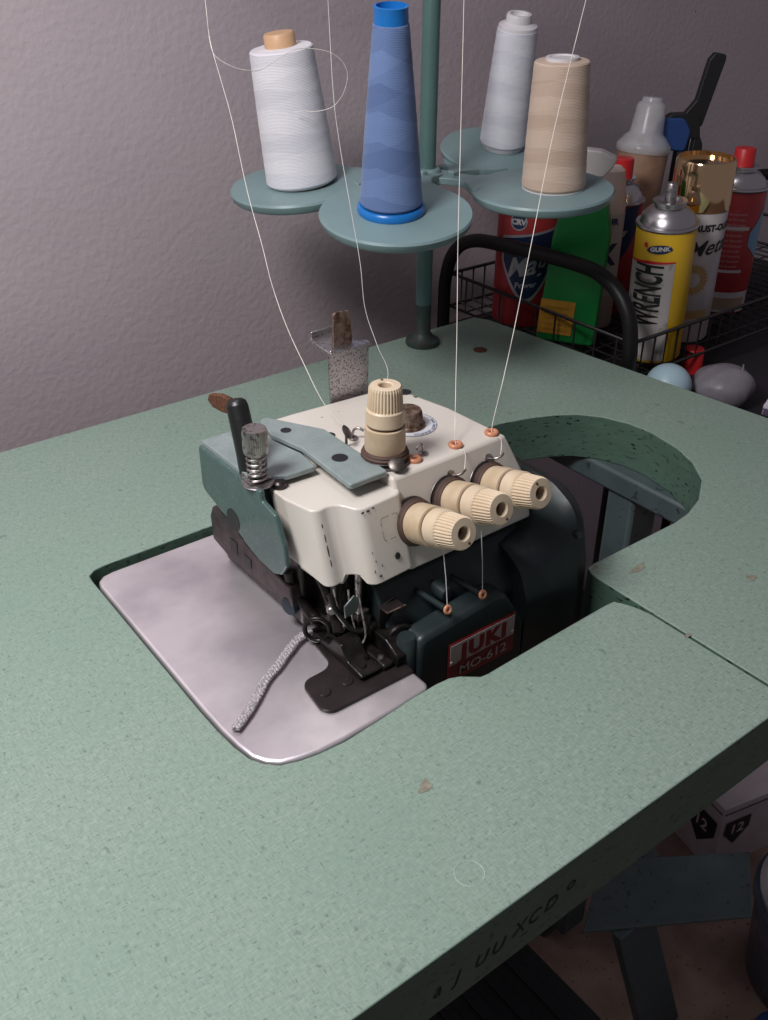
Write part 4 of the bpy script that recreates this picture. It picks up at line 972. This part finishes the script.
# ------------------------------------------------------------------ on the floor below the front edge
def carton(name, label, x, y, z, sx, sy, sz, rot, m, group=None):
    t = thing(name, label, 'box', (x, y, z), group); t.rotation_euler = (0, 0, rot)
    bm = bmesh.new(); box(bm, -sx / 2, sx / 2, -sy / 2, sy / 2, 0, sz); part_local('box_body', bm, m, t, bevel=.0015)
    return t
t = carton('carton', 'white carton with black diamond numbered 12 on the floor', .992, .481, 0, .125, .125, .125, math.radians(-13), 'carton')
def diamond(t, face, s, cu, cv, m='ink'):
    bm = bmesh.new()
    hx = .0633
    fn = (lambda u, v: Vector((u, -hx, v))) if face == 'front' else (lambda u, v: Vector((-hx, -u, v)))
    pts_ = [(cu, cv + s), (cu + s * .95, cv + .1 * s), (cu, cv - s), (cu - s * .95, cv + .1 * s)]
    pts_ = [(cu - s * .85, cv + .8 * s), (cu + s * .85, cv + .8 * s), (cu + s * .85, cv - .1 * s), (cu, cv - s * 1.1), (cu - s * .85, cv - .1 * s)]
    bm.faces.new([bm.verts.new(fn(*p)) for p in pts_]); o = part_local('printed_diamond', bm, m, t)
    hx2 = .0636; fn2 = (lambda u, v, w=0: Vector((u + cu, -hx2, v + cv))) if face == 'front' else (lambda u, v, w=0: Vector((-hx2, -u - cu, v + cv)))
    bm = bmesh.new(); text(bm, '12', .026, lambda u, v, w=0: fn2(u, v - .006), bold=.0006); part_local('number', bm, 'carton', o)
diamond(t, 'front', .026, -.032, .074); diamond(t, 'left', .032, .029, .066)
bm = bmesh.new(); box(bm, -.060, .060, -.0008, .0008, .1250, .1256); box(bm, -.0632, -.0625, -.06, .06, .112, .1135); box(bm, -.06, .06, -.0632, -.0625, .112, .1135); part_local('flap_seam', bm, 'ink', t)
t = carton('carton', 'brown kraft carton printed DAVS behind the numbered white carton', 1.135, .560, 0, .20, .10, .20, math.radians(-25), 'kraft')
bm = bmesh.new(); text(bm, 'DAVS', .045, lambda u, v, w=0: Vector((u, -.0505, .12 + v)), bold=.0012); text(bm, '245', .035, lambda u, v, w=0: Vector((u - .01, -.0505, .05 + v)), bold=.001)
text(bm, 'DAVS', .045, lambda u, v, w=0: Vector((u, v - .02, .2005)), bold=.0012)
part_local('printed_lettering', bm, 'ink', t)
# bucket and blue bag
t = thing('bucket', 'dark translucent bucket with a white lid on the floor beside the strut', 'bucket', (.885, .255, 0))
bm = bmesh.new(); lathe(bm, [(0, 0), (.078, 0), (.080, .003), (.093, .135), (.097, .138), (.097, .146), (0, .146)], n=56); part_local('bucket_body', bm, 'bucket', t, smooth=40)
bm = bmesh.new(); lathe(bm, [(0, .146), (.090, .146), (.092, .156), (.086, .160), (.082, .156), (0, .156)], n=56); part_local('lid', bm, 'lidw', t, smooth=40)
t = thing('plastic_sack', 'blue printed plastic sack on the floor in front of the bucket', 'sack', (.718, .205, 0))
bm = bmesh.new(); bmesh.ops.create_icosphere(bm, subdivisions=4, radius=1)
for v in bm.verts:
    d = v.co.normalized(); q = 1 + .06 * math.sin(7 * d.x + 5 * d.y) + .04 * math.sin(13 * d.z + 4 * d.x); v.co = Vector((d.x * .052 * q, d.y * .050 * q, .056 + d.z * .056 * q))
part_local('sack_film', bm, 'bluebag', t, smooth=60)
# pedal and dark crate low under the left of the table
t = thing('foot_pedal', 'dark metal foot pedal on the floor below the front table edge', 'pedal', (.50, .42, 0))
bm = bmesh.new(); box(bm, .40, .60, .36, .50, .05, .062); 
for k in range(5): box(bm, .42 + k * .035, .436 + k * .035, .37, .49, .062, .066)
mk('tread', bm, 'motor', t, bevel=.001)
bm = bmesh.new(); box(bm, .41, .43, .38, .48, 0, .05); box(bm, .57, .59, .38, .48, 0, .05); mk('pedal_base', bm, 'motor', t, bevel=.001)

# ------------------------------------------------------------------ light
w = bpy.data.worlds.new('world'); sc.world = w; w.use_nodes = True
w.node_tree.nodes['Background'].inputs['Color'].default_value = (.62, .58, .66, 1)
w.node_tree.nodes['Background'].inputs['Strength'].default_value = .205
def area(name, loc, target, size, power, color, size_y=None):
    l = bpy.data.lights.new(name, 'AREA'); l.size = size; l.energy = power; l.color = color
    if size_y: l.shape = 'RECTANGLE'; l.size_y = size_y
    o = bpy.data.objects.new(name, l); COL.objects.link(o); o.location = loc
    o.rotation_euler = (Vector(target) - Vector(loc)).to_track_quat('-Z', 'Y').to_euler(); return o
area('lamp', (-.15, .42, 1.52), (.25, .45, .75), .25, 8.2, (1, .98, .98))
area('plate_fill', (.35, .74, 1.85), (.35, .45, .75), .30, 1.5, (1, .96, .98))  # added unseen fill light, brightens the steel cloth plate by reflection
